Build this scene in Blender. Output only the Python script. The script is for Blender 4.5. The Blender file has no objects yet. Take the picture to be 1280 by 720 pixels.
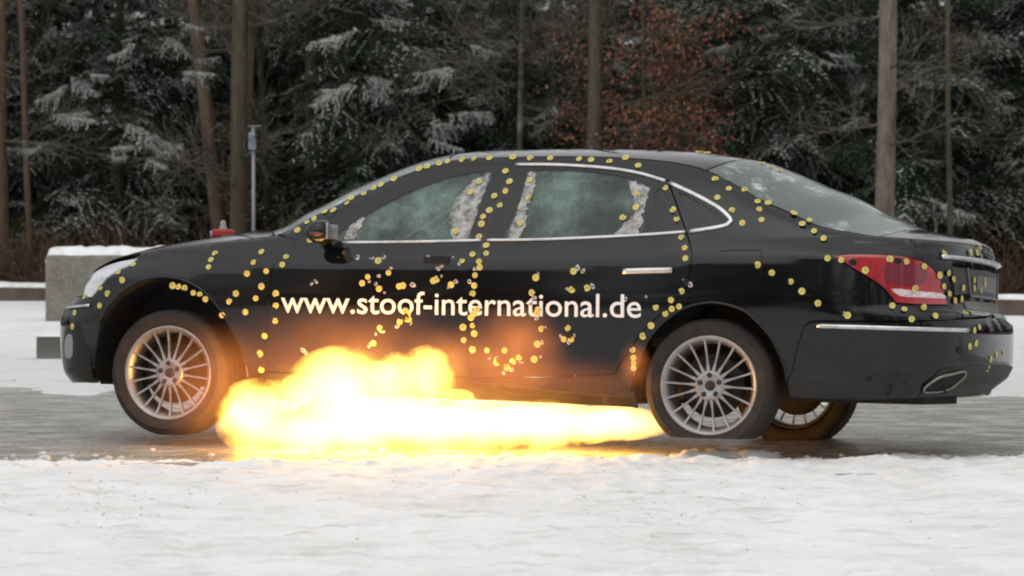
import bpy, bmesh, math, random
import numpy as np
from mathutils import Matrix, Vector
from mathutils.geometry import delaunay_2d_cdt
rnd=random.Random(7); NR=np.random.RandomState(7)
SC=bpy.context.scene; COL=SC.collection
# ---------------------------------------------------------------- camera
F=3900.;H0=1.165;YH=290.
PT=math.atan((360-YH)/F)
cam=bpy.data.cameras.new('camera'); cam.sensor_width=36; cam.lens=36*F/1280; cam.clip_end=2000; cam.clip_start=.1
co=bpy.data.objects.new('camera',cam); COL.objects.link(co); co.location=(0,0,H0)
co.rotation_euler=(math.pi/2-PT,0,0); SC.camera=co
cam.dof.use_dof=True; cam.dof.focus_distance=16.3; cam.dof.aperture_fstop=6
# ---------------------------------------------------------------- world, sun, exposure
W=bpy.data.worlds.new('World'); SC.world=W; W.use_nodes=True
nt=W.node_tree; nt.nodes.clear()
sky=nt.nodes.new('ShaderNodeTexSky'); sky.sky_type='NISHITA'; sky.sun_disc=False
SUN_EL,SUN_AZ=math.radians(58),math.radians(205)
sky.sun_elevation=SUN_EL; sky.sun_rotation=SUN_AZ; sky.air_density=1.0; sky.dust_density=3; sky.ozone_density=1
hs=nt.nodes.new('ShaderNodeHueSaturation'); hs.inputs['Saturation'].default_value=.18
bg=nt.nodes.new('ShaderNodeBackground'); bg.inputs['Strength'].default_value=.145
out=nt.nodes.new('ShaderNodeOutputWorld')
nt.links.new(sky.outputs[0],hs.inputs['Color']); cl=nt.nodes.new('ShaderNodeMix');cl.data_type='RGBA';cl.inputs[0].default_value=.65;cl.inputs[7].default_value=(6.0,6.05,6.1,1);nt.links.new(hs.outputs[0],cl.inputs[6]);nt.links.new(cl.outputs[2],bg.inputs[0]); nt.links.new(bg.outputs[0],out.inputs[0])
sun=bpy.data.lights.new('sun','SUN'); sun.energy=.6; sun.angle=math.radians(100); sun.color=(1,.97,.92)
so=bpy.data.objects.new('sun',sun); COL.objects.link(so)
so.rotation_euler=(math.pi/2-SUN_EL,0,math.pi-SUN_AZ)
so['kind']='structure'
SC.view_settings.view_transform='Standard'; SC.view_settings.look='None'; SC.view_settings.exposure=0.0; SC.view_settings.gamma=1
SC.cycles.use_denoising=True;SC.cycles.filter_width=2.1
SC.cycles.volume_step_rate=1.0; SC.cycles.max_bounces=8; SC.cycles.transparent_max_bounces=16; SC.cycles.volume_bounces=0
# ---------------------------------------------------------------- helpers
def setp(o,label=None,cat=None,group=None,kind=None):
    if label:o['label']=label
    if cat:o['category']=cat
    if group:o['group']=group
    if kind:o['kind']=kind
    return o
def empty(name,loc=(0,0,0),parent=None,rz=0):
    o=bpy.data.objects.new(name,None);COL.objects.link(o);o.location=loc;o.rotation_euler=(0,0,rz);o.empty_display_size=.2
    if parent:o.parent=parent
    return o
def mk(name,V,Fc,mat,parent=None,smooth=False,mi=None,vn=None):
    me=bpy.data.meshes.new(name)
    V=np.asarray(V,float)
    if isinstance(Fc,np.ndarray):
        k=Fc.shape[1];n=len(Fc)
        me.vertices.add(len(V));me.vertices.foreach_set('co',V.ravel())
        me.loops.add(n*k);me.loops.foreach_set('vertex_index',Fc.ravel().astype(np.int32))
        me.polygons.add(n);me.polygons.foreach_set('loop_start',np.arange(0,n*k,k,dtype=np.int32))
        me.update(calc_edges=True)
    else: me.from_pydata([tuple(v) for v in V],[],Fc)
    for m in (mat if isinstance(mat,(list,tuple)) else [mat]): me.materials.append(m)
    if mi is not None: me.polygons.foreach_set('material_index',np.asarray(mi,np.int32))
    if smooth is True: me.polygons.foreach_set('use_smooth',np.ones(len(me.polygons),bool))
    elif smooth is not False: me.polygons.foreach_set('use_smooth',np.asarray(smooth,bool))
    me.update()
    if vn is not None: me.normals_split_custom_set_from_vertices([tuple(v) for v in vn])
    o=bpy.data.objects.new(name,me);COL.objects.link(o)
    if parent:o.parent=parent
    return o
class MB:
    def __init__(s): s.v=[];s.f=[];s.m=[];s.sm=[]
    def add(s,V,Fc,m=0,smooth=False):
        b=len(s.v);s.v+= [tuple(map(float,p)) for p in V];s.f+=[tuple(i+b for i in f) for f in Fc];s.m+=[m]*len(Fc);s.sm+=[smooth]*len(Fc);return s
    def box(s,c,d,m=0,M=None,bev=0):
        x,y,z=[a/2 for a in d]
        if bev<=0:
            P=[(i*x,j*y,k*z) for i in(-1,1) for j in(-1,1) for k in(-1,1)]
            Fc=[(0,1,3,2),(4,6,7,5),(0,4,5,1),(2,3,7,6),(0,2,6,4),(1,5,7,3)]
        else:
            bm=bmesh.new();bmesh.ops.create_cube(bm,size=1)
            for v in bm.verts:v.co=Vector((v.co.x*2*x,v.co.y*2*y,v.co.z*2*z))
            bmesh.ops.bevel(bm,geom=bm.edges[:],offset=bev,segments=2,affect='EDGES',profile=.5)
            bm.verts.ensure_lookup_table();P=[tuple(v.co) for v in bm.verts];Fc=[tuple(v.index for v in f.verts) for f in bm.faces];bm.free()
        P=[Vector(p) for p in P]
        if M is not None:P=[M@p for p in P]
        s.add([p+Vector(c) for p in P],Fc,m);return s
    def tube(s,pts,r,n=8,m=0,cap=True,sx=1,sy=1,up=(0,0,1)):
        pts=np.asarray(pts,float);K=len(pts);r=np.broadcast_to(np.asarray(r,float),(K,))
        tg=np.gradient(pts,axis=0);tg/=np.linalg.norm(tg,axis=1,keepdims=True)+1e-12
        up=np.array(up,float);V=[]
        for i in range(K):
            a=np.cross(tg[i],up)
            if np.linalg.norm(a)<.05:a=np.cross(tg[i],(1,0,0.01))
            a/=np.linalg.norm(a);b=np.cross(a,tg[i])
            for j in range(n):
                t=2*math.pi*j/n;V.append(pts[i]+r[i]*(sx*math.cos(t)*a+sy*math.sin(t)*b))
        Fc=[(i*n+j,i*n+(j+1)%n,(i+1)*n+(j+1)%n,(i+1)*n+j) for i in range(K-1) for j in range(n)]
        if cap:Fc+=[tuple(range(n-1,-1,-1)),tuple(range((K-1)*n,K*n))]
        s.add(V,Fc,m,n>=6);return s
    def lathe(s,prof,n=48,m=0,axis='y',c=(0,0,0)):
        # prof (r, h) around axis
        V=[];K=len(prof)
        for r,h in prof:
            for j in range(n):
                t=2*math.pi*j/n;a,b=r*math.cos(t),r*math.sin(t)
                V.append({'y':(c[0]+a,c[1]+h,c[2]+b),'z':(c[0]+a,c[1]+b,c[2]+h),'x':(c[0]+h,c[1]+a,c[2]+b)}[axis])
        Fc=[(i*n+j,(i+1)*n+j,(i+1)*n+(j+1)%n,i*n+(j+1)%n) for i in range(K-1) for j in range(n)]
        s.add(V,Fc,m,True);return s
    def obj(s,name,mat,parent=None):
        return mk(name,np.array(s.v),s.f,mat,parent,smooth=s.sm,mi=s.m)
def catmull(P,step=.03,closed=False):
    P=np.asarray(P,float)
    if len(P)<3:
        n=max(1,int(np.linalg.norm(P[1]-P[0])/step));t=np.linspace(0,1,n+1)[:,None];return P[0]+(P[1]-P[0])*t
    Q=np.r_[[2*P[0]-P[1]],P,[2*P[-1]-P[-2]]] if not closed else np.r_[[P[-1]],P,P[:2]]
    o=[]
    for i in range(1,len(Q)-2):
        a,b,c_,d=Q[i-1:i+3];n=max(1,int(math.ceil(np.linalg.norm(c_-b)/step)))
        for k in range(n):
            t=k/n;o.append(.5*((2*b)+(c_-a)*t+(2*a-5*b+4*c_-d)*t*t+(-a+3*b-3*c_+d)*t**3))
    if not closed:o.append(P[-1])
    return np.array(o)
def lin(P,step=.03):
    P=np.asarray(P,float);o=[]
    for a,b in zip(P[:-1],P[1:]):
        n=max(1,int(math.ceil(np.linalg.norm(b-a)/step)))
        for k in range(n):o.append(a+(b-a)*k/n)
    o.append(P[-1]);return np.array(o)
# ---------------------------------------------------------------- materials
def mat(name,col=(.5,.5,.5),rough=.5,metal=0,coat=0,noise=None,bump=None,emis=None,spec=.5,trans=0,sss=0,coatr=.05):
    m=bpy.data.materials.new(name);m.use_nodes=True;t=m.node_tree;b=t.nodes['Principled BSDF']
    b.inputs['Base Color'].default_value=(*col,1);b.inputs['Roughness'].default_value=rough;b.inputs['Metallic'].default_value=metal
    b.inputs['Coat Weight'].default_value=coat;b.inputs['Coat Roughness'].default_value=coatr;b.inputs['Specular IOR Level'].default_value=spec
    b.inputs['Transmission Weight'].default_value=trans
    if sss:
        b.inputs['Subsurface Weight'].default_value=sss;b.inputs['Subsurface Radius'].default_value=(.05,.05,.06);b.inputs['Subsurface Scale'].default_value=.5
    tc=t.nodes.new('ShaderNodeTexCoord')
    if noise: # list of (col2, scale, lo, hi, stretch)
        src=None
        for (c2,scale,lo,hi,st) in noise:
            mp=t.nodes.new('ShaderNodeMapping');mp.inputs['Scale'].default_value=st;t.links.new(tc.outputs['Object'],mp.inputs[0])
            n=t.nodes.new('ShaderNodeTexNoise');n.inputs['Scale'].default_value=scale;n.inputs['Detail'].default_value=6;n.inputs['Roughness'].default_value=.65
            t.links.new(mp.outputs[0],n.inputs['Vector'])
            r=t.nodes.new('ShaderNodeMapRange');r.inputs[1].default_value=lo;r.inputs[2].default_value=hi;t.links.new(n.outputs[0],r.inputs[0])
            mx=t.nodes.new('ShaderNodeMix');mx.data_type='RGBA';t.links.new(r.outputs[0],mx.inputs[0])
            if src is None: mx.inputs[6].default_value=(*col,1)
            else: t.links.new(src,mx.inputs[6])
            mx.inputs[7].default_value=(*c2,1);src=mx.outputs[2]
        t.links.new(src,b.inputs['Base Color'])
    if bump:
        sc,strg,dist=bump[:3]
        mp=t.nodes.new('ShaderNodeMapping');mp.inputs['Scale'].default_value=bump[3] if len(bump)>3 else (1,1,1);t.links.new(tc.outputs['Object'],mp.inputs[0])
        n=t.nodes.new('ShaderNodeTexNoise');n.inputs['Scale'].default_value=sc;n.inputs['Detail'].default_value=5
        t.links.new(mp.outputs[0],n.inputs['Vector'])
        bp=t.nodes.new('ShaderNodeBump');bp.inputs['Strength'].default_value=strg;bp.inputs['Distance'].default_value=dist
        t.links.new(n.outputs[0],bp.inputs['Height']);t.links.new(bp.outputs[0],b.inputs['Normal'])
    if emis:
        b.inputs['Emission Color'].default_value=(*emis[0],1);b.inputs['Emission Strength'].default_value=emis[1]
    return m
M={}
M['paint']=mat('black car paint',(.004,.004,.0045),.5,0,1,bump=(1.6,.10,.02),coatr=.06,spec=.0,noise=[((.008,.0075,.007),2.2,.45,.75,(1,1,1)),((.025,.023,.02),30,.68,.8,(1,1,1))])
M['paint'].node_tree.nodes['Principled BSDF'].inputs['Coat IOR'].default_value=1.48
M['black']=mat('black plastic',(.012,.012,.012),.5)
M['rubber']=mat('tyre rubber',(.020,.016,.014),.85,noise=[((.050,.034,.026),6,.45,.75,(1,1,1))],bump=(60,.3,.004))  # brown mottling puts dust and some firelight into the rubber colour
M['rim']=mat('alloy',(.36,.34,.34),.38,.75,noise=[((.24,.21,.20),9,.45,.8,(1,1,1))])
M['chrome']=mat('chrome',(.62,.61,.61),.24,1,noise=[((.40,.38,.36),11,.45,.75,(1,1,1))])
M['dullchrome']=mat('dull chrome',(.25,.24,.21),.35,1)
M['under']=mat('underbody',(.02,.018,.016),.8)
M['red']=mat('tail lamp red',(.42,.008,.015),.18,0,1,noise=[((.16,.004,.01),5,.4,.7,(1,1,1))])
M['reddark']=mat('tail lamp dark red',(.16,.01,.025),.2,0,1)
M['redshade']=mat('tail lamp clear strip',(.50,.36,.36),.2,0,1,noise=[((.75,.6,.6),60,.4,.6,(1,.2,1))])
M['head']=mat('headlamp lens',(.62,.62,.65),.12,0,1,noise=[((.35,.36,.38),6,.45,.7,(1,1,3))])
M['plate']=mat('plate',(.02,.02,.02),.4)
M['greyplate']=mat('number plate back',(.12,.12,.12),.45)
M['seat']=mat('seat fabric',(.03,.035,.033),.9)
M['letter']=mat('white vinyl lettering',(.82,.80,.78),.45)
M['sticker']=mat('yellow sticker',(.68,.57,.15),.65,noise=[((.56,.47,.14),14,.4,.6,(1,1,1))])
M['hole']=mat('sticker middle',(.42,.34,.08),.7)
M['chip']=mat('chipped metal',(.55,.50,.48),.4,.5)
M['chipdark']=mat('bullet hole',(.01,.008,.008),.9)
M['amber']=mat('mirror repeater',(.10,.012,.004),.3,0,.5)
def glassmat(name,tint,frost,fr_scale,lo,hi,alpha):
    m=bpy.data.materials.new(name);m.use_nodes=True;t=m.node_tree;t.nodes.clear()
    o=t.nodes.new('ShaderNodeOutputMaterial');tc=t.nodes.new('ShaderNodeTexCoord')
    n=t.nodes.new('ShaderNodeTexNoise');n.inputs['Scale'].default_value=fr_scale;n.inputs['Detail'].default_value=8;n.inputs['Roughness'].default_value=.75
    t.links.new(tc.outputs['Object'],n.inputs['Vector'])
    r=t.nodes.new('ShaderNodeMapRange');r.inputs[1].default_value=lo;r.inputs[2].default_value=hi;t.links.new(n.outputs[0],r.inputs[0])
    mx=t.nodes.new('ShaderNodeMix');mx.data_type='RGBA';mx.inputs[6].default_value=(*tint,1);mx.inputs[7].default_value=(*frost,1);t.links.new(r.outputs[0],mx.inputs[0])
    d=t.nodes.new('ShaderNodeBsdfDiffuse');t.links.new(mx.outputs[2],d.inputs[0])
    tr=t.nodes.new('ShaderNodeBsdfTransparent');tr.inputs[0].default_value=(.6,.8,.72,1)
    mm=t.nodes.new('ShaderNodeMixShader')
    ma=t.nodes.new('ShaderNodeMapRange');ma.inputs[1].default_value=lo;ma.inputs[2].default_value=hi;ma.inputs[3].default_value=alpha;ma.inputs[4].default_value=min(1,alpha+.35)
    t.links.new(n.outputs[0],ma.inputs[0]);t.links.new(ma.outputs[0],mm.inputs[0]);t.links.new(tr.outputs[0],mm.inputs[1]);t.links.new(d.outputs[0],mm.inputs[2])
    g=t.nodes.new('ShaderNodeBsdfGlossy');g.inputs['Roughness'].default_value=.12
    v=t.nodes.new('ShaderNodeTexVoronoi');v.inputs['Scale'].default_value=70;v.feature='DISTANCE_TO_EDGE';t.links.new(tc.outputs['Object'],v.inputs['Vector'])
    bp=t.nodes.new('ShaderNodeBump');bp.inputs['Strength'].default_value=.25;bp.inputs['Distance'].default_value=.01;t.links.new(n.outputs[0],bp.inputs['Height']);t.links.new(bp.outputs[0],g.inputs['Normal'])
    fr=t.nodes.new('ShaderNodeFresnel');fr.inputs[0].default_value=1.5
    m2=t.nodes.new('ShaderNodeMixShader');t.links.new(fr.outputs[0],m2.inputs[0]);t.links.new(mm.outputs[0],m2.inputs[1]);t.links.new(g.outputs[0],m2.inputs[2])
    t.links.new(m2.outputs[0],o.inputs[0]);return m
M['glass']=glassmat('greenish side glass',(.045,.07,.06),(.20,.29,.255),3.2,.40,.68,.40)
M['glassdark']=glassmat('dark glass',(.015,.02,.02),(.03,.04,.04),4,.4,.8,.6)
M['cracked']=glassmat('shattered white glass',(.66,.63,.60),(.10,.10,.09),24,.36,.60,.72)
M['rearglass']=glassmat('frosted rear glass',(.13,.155,.15),(.62,.64,.63),4.5,.53,.66,.85)
M['snow']=mat('snow',(.86,.87,.88),.65,noise=[((.74,.74,.71),1.2,.42,.75,(1,1,1)),((.60,.59,.54),3.5,.52,.72,(.7,1.6,1)),((.42,.40,.34),13,.64,.78,(.6,1,1))],bump=(14,.9,.03),spec=.3)
M['treesnow']=mat('snow on twigs',(.70,.71,.69),.8,noise=[((.42,.43,.41),7,.4,.65,(1,1,1))],spec=.1)
M['needle']=mat('spruce needles',(.030,.050,.030),.8,noise=[((.055,.072,.045),3,.4,.7,(1,1,1))],spec=.12)
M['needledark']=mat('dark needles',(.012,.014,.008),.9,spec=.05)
M['leaf']=mat('dry beech leaves',(.22,.075,.042),.7,noise=[((.33,.18,.11),5,.45,.7,(1,1,1))],spec=.2)
M['twig']=mat('bare twigs',(.07,.06,.042),.8,noise=[((.22,.21,.18),3,.5,.7,(1,1,1))],spec=.2)
def bark(name,a,b_,st=(1,1,.25)): return mat(name,a,.9,noise=[(b_,9,.4,.7,st)],bump=(25,.8,.03,st),spec=.2)
M['barkbrown']=bark('red brown bark',(.12,.085,.058),(.06,.045,.033))
M['barkgrey']=bark('grey green bark',(.095,.08,.055),(.05,.045,.03))
M['barkpale']=bark('mottled pine bark',(.20,.16,.13),(.09,.07,.058))
M['barkdark']=bark('dark bark',(.045,.038,.028),(.025,.02,.016))
M['concrete']=mat('concrete',(.20,.19,.155),.9,noise=[((.12,.115,.09),5,.4,.7,(1,1,.5)),((.29,.28,.24),25,.5,.75,(1,1,1))],bump=(20,.5,.01))
M['edging']=mat('brown edging',(.12,.085,.07),.9,noise=[((.07,.05,.04),3,.4,.7,(1,1,1))])
M['timber']=mat('timber',(.045,.038,.028),.9,noise=[((.025,.022,.016),14,.4,.7,(.2,1,3))])
M['pole']=mat('galvanised pole',(.30,.31,.32),.5,.3)
M['redbox']=mat('red box',(.38,.03,.03),.5)
M['greyknob']=mat('grey knob',(.32,.31,.30),.6)
M['debris']=mat('brown debris',(.36,.29,.17),.9)
M['litter']=mat('dead leaves and grass',(.075,.045,.028),.8,noise=[((.15,.10,.06),4,.45,.7,(1,1,1))],spec=.1)
M['glintgrey']=mat('painted snow reflection',(.22,.22,.23),.2,0,1)
M['slush']=mat('slush lump',(.62,.61,.58),.6,bump=(12,.4,.02))
# ---------------------------------------------------------------- car frame (pixel <-> place)
CAM=np.array([0,0,H0]);_c,_s=math.cos(PT),math.sin(PT)
def ray(u,v):
    a=(u-640)/F;b=-(v-360)/F;return np.array([a,_c+b*_s,-_s+b*_c])
def atdepth(u,v,D): return CAM+ray(u,v)*D
def ground(u,v,z=0):
    r=ray(u,v);return CAM+r*((z-H0)/r[2])
_A=atdepth(886,482,16.0);_B=atdepth(210,466,16.983)
ex=(_A-_B);ex/=np.linalg.norm(ex)
_r=math.radians(2.7);_h=np.array([-ex[1],ex[0],0]);_h/=np.linalg.norm(_h)
ey=_h*math.cos(_r)+np.array([0,0,-math.sin(_r)]);ey-=ex*ey.dot(ex);ey/=np.linalg.norm(ey);ez=np.cross(ex,ey)
R=np.stack([ex,ey,ez],1);O=_A-R@np.array([1.5225,-.90,.345])
def loc(u,v,y=-.92):
    o=R.T@(CAM-O);d=R.T@ray(u,v);return o+d*((y-o[1])/d[1])
def PJ(p):
    w=O+p@R.T;d=w-CAM;zz=d[...,1]*_c-d[...,2]*_s
    return np.stack([640+F*d[...,0]/zz,360-F*(d[...,1]*_s+d[...,2]*_c)/zz],-1)
CARM=Matrix(((ex[0],ey[0],ez[0],O[0]),(ex[1],ey[1],ez[1],O[1]),(ex[2],ey[2],ez[2],O[2]),(0,0,0,1)))
def pchip(xk,yk):
    xk=np.array(xk,float);yk=np.array(yk,float);h=np.diff(xk);d=np.diff(yk)/h
    m=np.zeros(len(xk));m[0]=d[0];m[-1]=d[-1]
    for i in range(1,len(xk)-1):
        if d[i-1]*d[i]>0:
            w1=2*h[i]+h[i-1];w2=h[i]+2*h[i-1];m[i]=(w1+w2)/(w1/d[i-1]+w2/d[i])
    def f(x):
        x=np.clip(np.asarray(x,float),xk[0],xk[-1]);i=np.clip(np.searchsorted(xk,x)-1,0,len(h)-1)
        t=(x-xk[i])/h[i];a=t*t
        b=a*t
        return (2*b-3*a+1)*yk[i]+(b-2*a+t)*h[i]*m[i]+(3*a-2*b)*yk[i+1]+(b-a)*h[i]*m[i+1]
    return f
def T2(s): 
    v=np.array([float(a) for a in s.split()]).reshape(-1,2);return pchip(v[:,0],v[:,1])
f_zc=T2('-2.5 .66 -2.27 .70 -2.1 .79 -1.9 .855 -1.57 .875 -1.28 .887 -.9 .925 -.17 .935 .6 .942 .98 .950 1.37 .966 1.8 .988 2.17 1.005 2.9 1.02')
f_zb=T2('-2.5 .72 -2.27 .755 -2.1 .85 -1.9 .92 -1.5 .99 -1.0 1.04 -.52 1.06 .25 1.08 1.13 1.11 1.36 1.125 1.8 1.118 2.1 1.10 2.5 1.078 2.9 1.07')
f_zt=T2('-2.5 .76 -2.38 .79 -2.27 .82 -2.146 .89 -2.02 .93 -1.915 .965 -1.68 1.02 -1.485 1.045 -1.29 1.065 -1.1 1.085 -.95 1.10 -.875 1.13 -.783 1.19 -.667 1.246 -.529 1.321 -.392 1.386 -.256 1.448 -.119 1.497 .03 1.527 .152 1.537 .333 1.541 .603 1.545 .87 1.54 1.134 1.523 1.309 1.498 1.475 1.448 1.55 1.41 1.645 1.36 1.745 1.306 1.86 1.261 1.97 1.212 2.07 1.171 2.2 1.147 2.398 1.12 2.502 1.115 2.9 1.10')
f_low=T2('-.3 .80 0 .84 .15 .895 .35 .925 .6 .94 .8 .946 1 .945')
f_xr=T2('.2 2.70 .37 2.77 .45 2.865 .52 2.88 .65 2.88 .73 2.86 .76 2.80 .85 2.785 1.03 2.785 1.10 2.77 1.2 2.72')
f_xf=T2('.2 -2.22 .28 -2.34 .35 -2.39 .6 -2.41 .69 -2.38 .75 -2.31 .8 -2.27 .9 -2.24 1.2 -2.2')
X1R,X1F=1.6,-1.35
def _arc(a,w,n,m):
    p=np.linspace(0,1,1500);cx=np.where(p<.5,p*1.9,1);  # param by cx first then by cy
    cx=np.linspace(0,.97,600);cy=(1-cx**n)**(1/m)
    cy2=np.linspace(cy[-1],0,600)[1:];cx2=(1-cy2**m)**(1/n)
    cx=np.r_[cx,cx2];cy=np.r_[cy,cy2]
    s=np.r_[0,np.cumsum(np.hypot(np.diff(cx)*a,np.diff(cy)*w))];return s,cx,cy
ARF=_arc(1.08,.9,5.5,2.3);ARR=_arc(1.2,.9,7,2.4)
UR=X1R+ARR[0][-1];UF=X1F-ARF[0][-1]
def Wid(x,z):
    zc=f_zc(x);zb=f_zb(x);zt=f_zt(x)
    lo=f_low((z-.2)/(zc-.2))
    r=np.clip((z-zc)/np.maximum(zb-zc,.01),0,1)
    mid=.945-.072*r**1.35
    r2=np.clip((z-zb)/np.maximum(zt-zb,.01),0,1.0)
    hi=.873-.52*(z-zb)-.03*r2**6
    w=np.where(z<zc,lo,np.where(z<zb,mid,hi))
    # soften the crease
    k=np.exp(-((z-zc)/.012)**2)*.0035
    return w
def S(u,z):
    u=np.asarray(u,float);z=np.asarray(z,float)
    sg=np.where((u>UR)|(u<UF),-1.,1.)
    u=np.where(u>UR,2*UR-u,np.where(u<UF,2*UF-u,u))
    sr=np.clip(u-X1R,0,None);sf=np.clip(X1F-u,0,None)
    cxr=np.interp(sr,ARR[0],ARR[1]);cyr=np.interp(sr,ARR[0],ARR[2])
    cxf=np.interp(sf,ARF[0],ARF[1]);cyf=np.interp(sf,ARF[0],ARF[2])
    x=np.where(u>X1R,X1R+(f_xr(z)-X1R)*cxr,np.where(u<X1F,X1F+(f_xf(z)-X1F)*cxf,u))
    y=-Wid(x,z)*cyr*cyf*sg
    return np.stack([x,y,z+0*x],-1)
def Nrm(u,z):
    e=.002
    a=S(u+e,z)-S(u-e,z);b=S(u,np.asarray(z)+e)-S(u,np.asarray(z)-e)
    n=np.cross(a,b);n/=np.linalg.norm(n,axis=-1,keepdims=True)+1e-12
    return n
# ---------------------------------------------------------------- pixel trace -> body surface
_gu=np.linspace(UF-.5,UR+.6,420);_gz=np.linspace(.2,1.56,110)
_GU,_GZ=np.meshgrid(_gu,_gz,indexing='ij')
_ms=_GZ<=f_zt(np.clip(S(_GU,_GZ)[...,0],-2.5,2.9))+.002
_GU=_GU[_ms];_GZ=_GZ[_ms]
_gp=S(_GU,_GZ);_gn=Nrm(_GU,_GZ);_cl=R.T@(CAM-O)
_ms=((_cl-_gp)*_gn).sum(1)>0
_GU=_GU[_ms];_GZ=_GZ[_ms];_gq=PJ(_gp[_ms])
def INV(P,res=False):
    o=[];bad=[]
    for p in P:
        p=np.array(p,float);i=((_gq-p)**2).sum(1).argmin();q=np.array([_GU[i],_GZ[i]])
        for _ in range(12):
            f=PJ(S(q[0],q[1]))-p
            e=1e-4;J=np.stack([(PJ(S(q[0]+e,q[1]))-p-f)/e,(PJ(S(q[0],q[1]+e))-p-f)/e],1)
            if abs(np.linalg.det(J))<500:break
            d=np.linalg.solve(J,-f);n=np.linalg.norm(d);q=q+d*min(1,.04/n) if n>1e-9 else q
            if n<1e-6:break
        if np.linalg.norm(q-np.array([_GU[i],_GZ[i]]))>.15:q=np.array([_GU[i],_GZ[i]])
        x=float(S(q[0],q[1])[0]);q[1]=min(q[1],float(f_zt(x)))
        o.append(q);bad.append(np.linalg.norm(PJ(S(q[0],q[1]))-p))
    return (np.array(o),np.array(bad)) if res else np.array(o)
def C(P,step=.03): return catmull(INV(P),step)
def pip(pt,poly):
    x,y=pt[:,0][:,None],pt[:,1][:,None];a=poly;b=np.roll(poly,-1,0)
    c=((a[:,1]>y)!=(b[:,1]>y))&(x<(b[:,0]-a[:,0])*(y-a[:,1])/(b[:,1]-a[:,1]+1e-15)+a[:,0])
    return c.sum(1)%2==1
def area(p): q=np.roll(p,-1,0);return .5*(p[:,0]*q[:,1]-q[:,0]*p[:,1]).sum()
def dedupe(p,eps=.002):
    o=[p[0]]
    for q in p[1:]:
        if np.linalg.norm(q-o[-1])>eps:o.append(q)
    if np.linalg.norm(o[0]-o[-1])<=eps:o.pop()
    return np.array(o)
def insetp(p,d):
    if area(p)<0:p=p[::-1]
    t=np.roll(p,-1,0)-np.roll(p,1,0);t/=np.linalg.norm(t,axis=1,keepdims=True)+1e-9
    n=np.stack([-t[:,1],t[:,0]],1);return p+n*d
def panel(name,outer,mat,holes=(),inset=.0048,off=0,depth=.022,grid=.045,far=True,surf=None,label=None,parent=None,nfar=None):
    outer=insetp(dedupe(np.asarray(outer,float)),inset);hs=[insetp(dedupe(np.asarray(h,float)),-inset*.3) for h in holes]
    loops=[outer]+hs
    lo=outer.min(0);hi=outer.max(0)
    gx=np.arange(lo[0]+grid/2,hi[0],grid);gz=np.arange(lo[1]+grid/2,hi[1],grid*.7)
    G=np.array([(a,b) for a in gx for b in gz]) if len(gx) and len(gz) else np.zeros((0,2))
    if len(G):
        k=pip(G,outer)
        for h in hs:k&=~pip(G,h)
        G=G[k]
        B=np.concatenate(loops)
        if len(G):
            d=np.sqrt(((G[:,None,:]-B[None])**2).sum(2)).min(1);G=G[d>grid*.35]
    V=[];E=[]
    for l in loops:
        b=len(V);V+=list(l);E+=[(b+i,b+(i+1)%len(l)) for i in range(len(l))]
    V+=list(G)
    r=delaunay_2d_cdt([Vector(v) for v in V],E,[],0,1e-6)
    P=np.array([tuple(v) for v in r[0]]);Fc=[tuple(f) for f in r[2]]
    cen=np.array([P[list(f)].mean(0) for f in Fc]);k=pip(cen,outer)
    for h in hs:k&=~pip(cen,h)
    Fc=[f if area(P[list(f)])>0 else f[::-1] for f,kk in zip(Fc,k) if kk]
    from collections import Counter
    ec=Counter()
    for f in Fc:
        for i in range(len(f)):ec[(f[i],f[(i+1)%len(f)])]+=1
    bd=[(a,b) for (a,b) in ec if (b,a) not in ec]
    sf=surf or S;X=sf(P[:,0],P[:,1])
    e=.0015
    du=sf(P[:,0]+e,P[:,1])-sf(P[:,0]-e,P[:,1]);dz=sf(P[:,0],P[:,1]+e)-sf(P[:,0],P[:,1]-e)
    N=np.cross(du,dz);N/=np.linalg.norm(N,axis=1,keepdims=True)+1e-12
    X=X+N*off
    VV=list(X);NN=list(N);FF=list(Fc);sm=[True]*len(Fc)
    if depth:
        mp={}
        def g(i,in_):
            if (i,in_) not in mp:
                mp[(i,in_)]=len(VV);VV.append(X[i]-N[i]*(depth if in_ else 0));NN.append(N[i])
            return mp[(i,in_)]
        for a,b in bd:
            FF.append((g(b,0),g(a,0),g(a,1),g(b,1)));sm.append(False)
    VV=np.array(VV);NN=np.array(NN)
    o=mk(name,VV,FF,mat,parent or CAR,smooth=sm,vn=NN)
    if label:o['label']=label
    if far:
        fl=np.array([1,-1,1.])
        o2=mk(name,VV*fl,[f[::-1] for f in FF],mat,parent or CAR,smooth=sm,vn=NN*fl)
    return o
def symR(p): q=p[::-1].copy();q[:,0]=2*UR-q[:,0];return np.r_[p,q]
def symF(p): q=p[::-1].copy();q[:,0]=2*UF-q[:,0];return np.r_[p,q]
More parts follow.
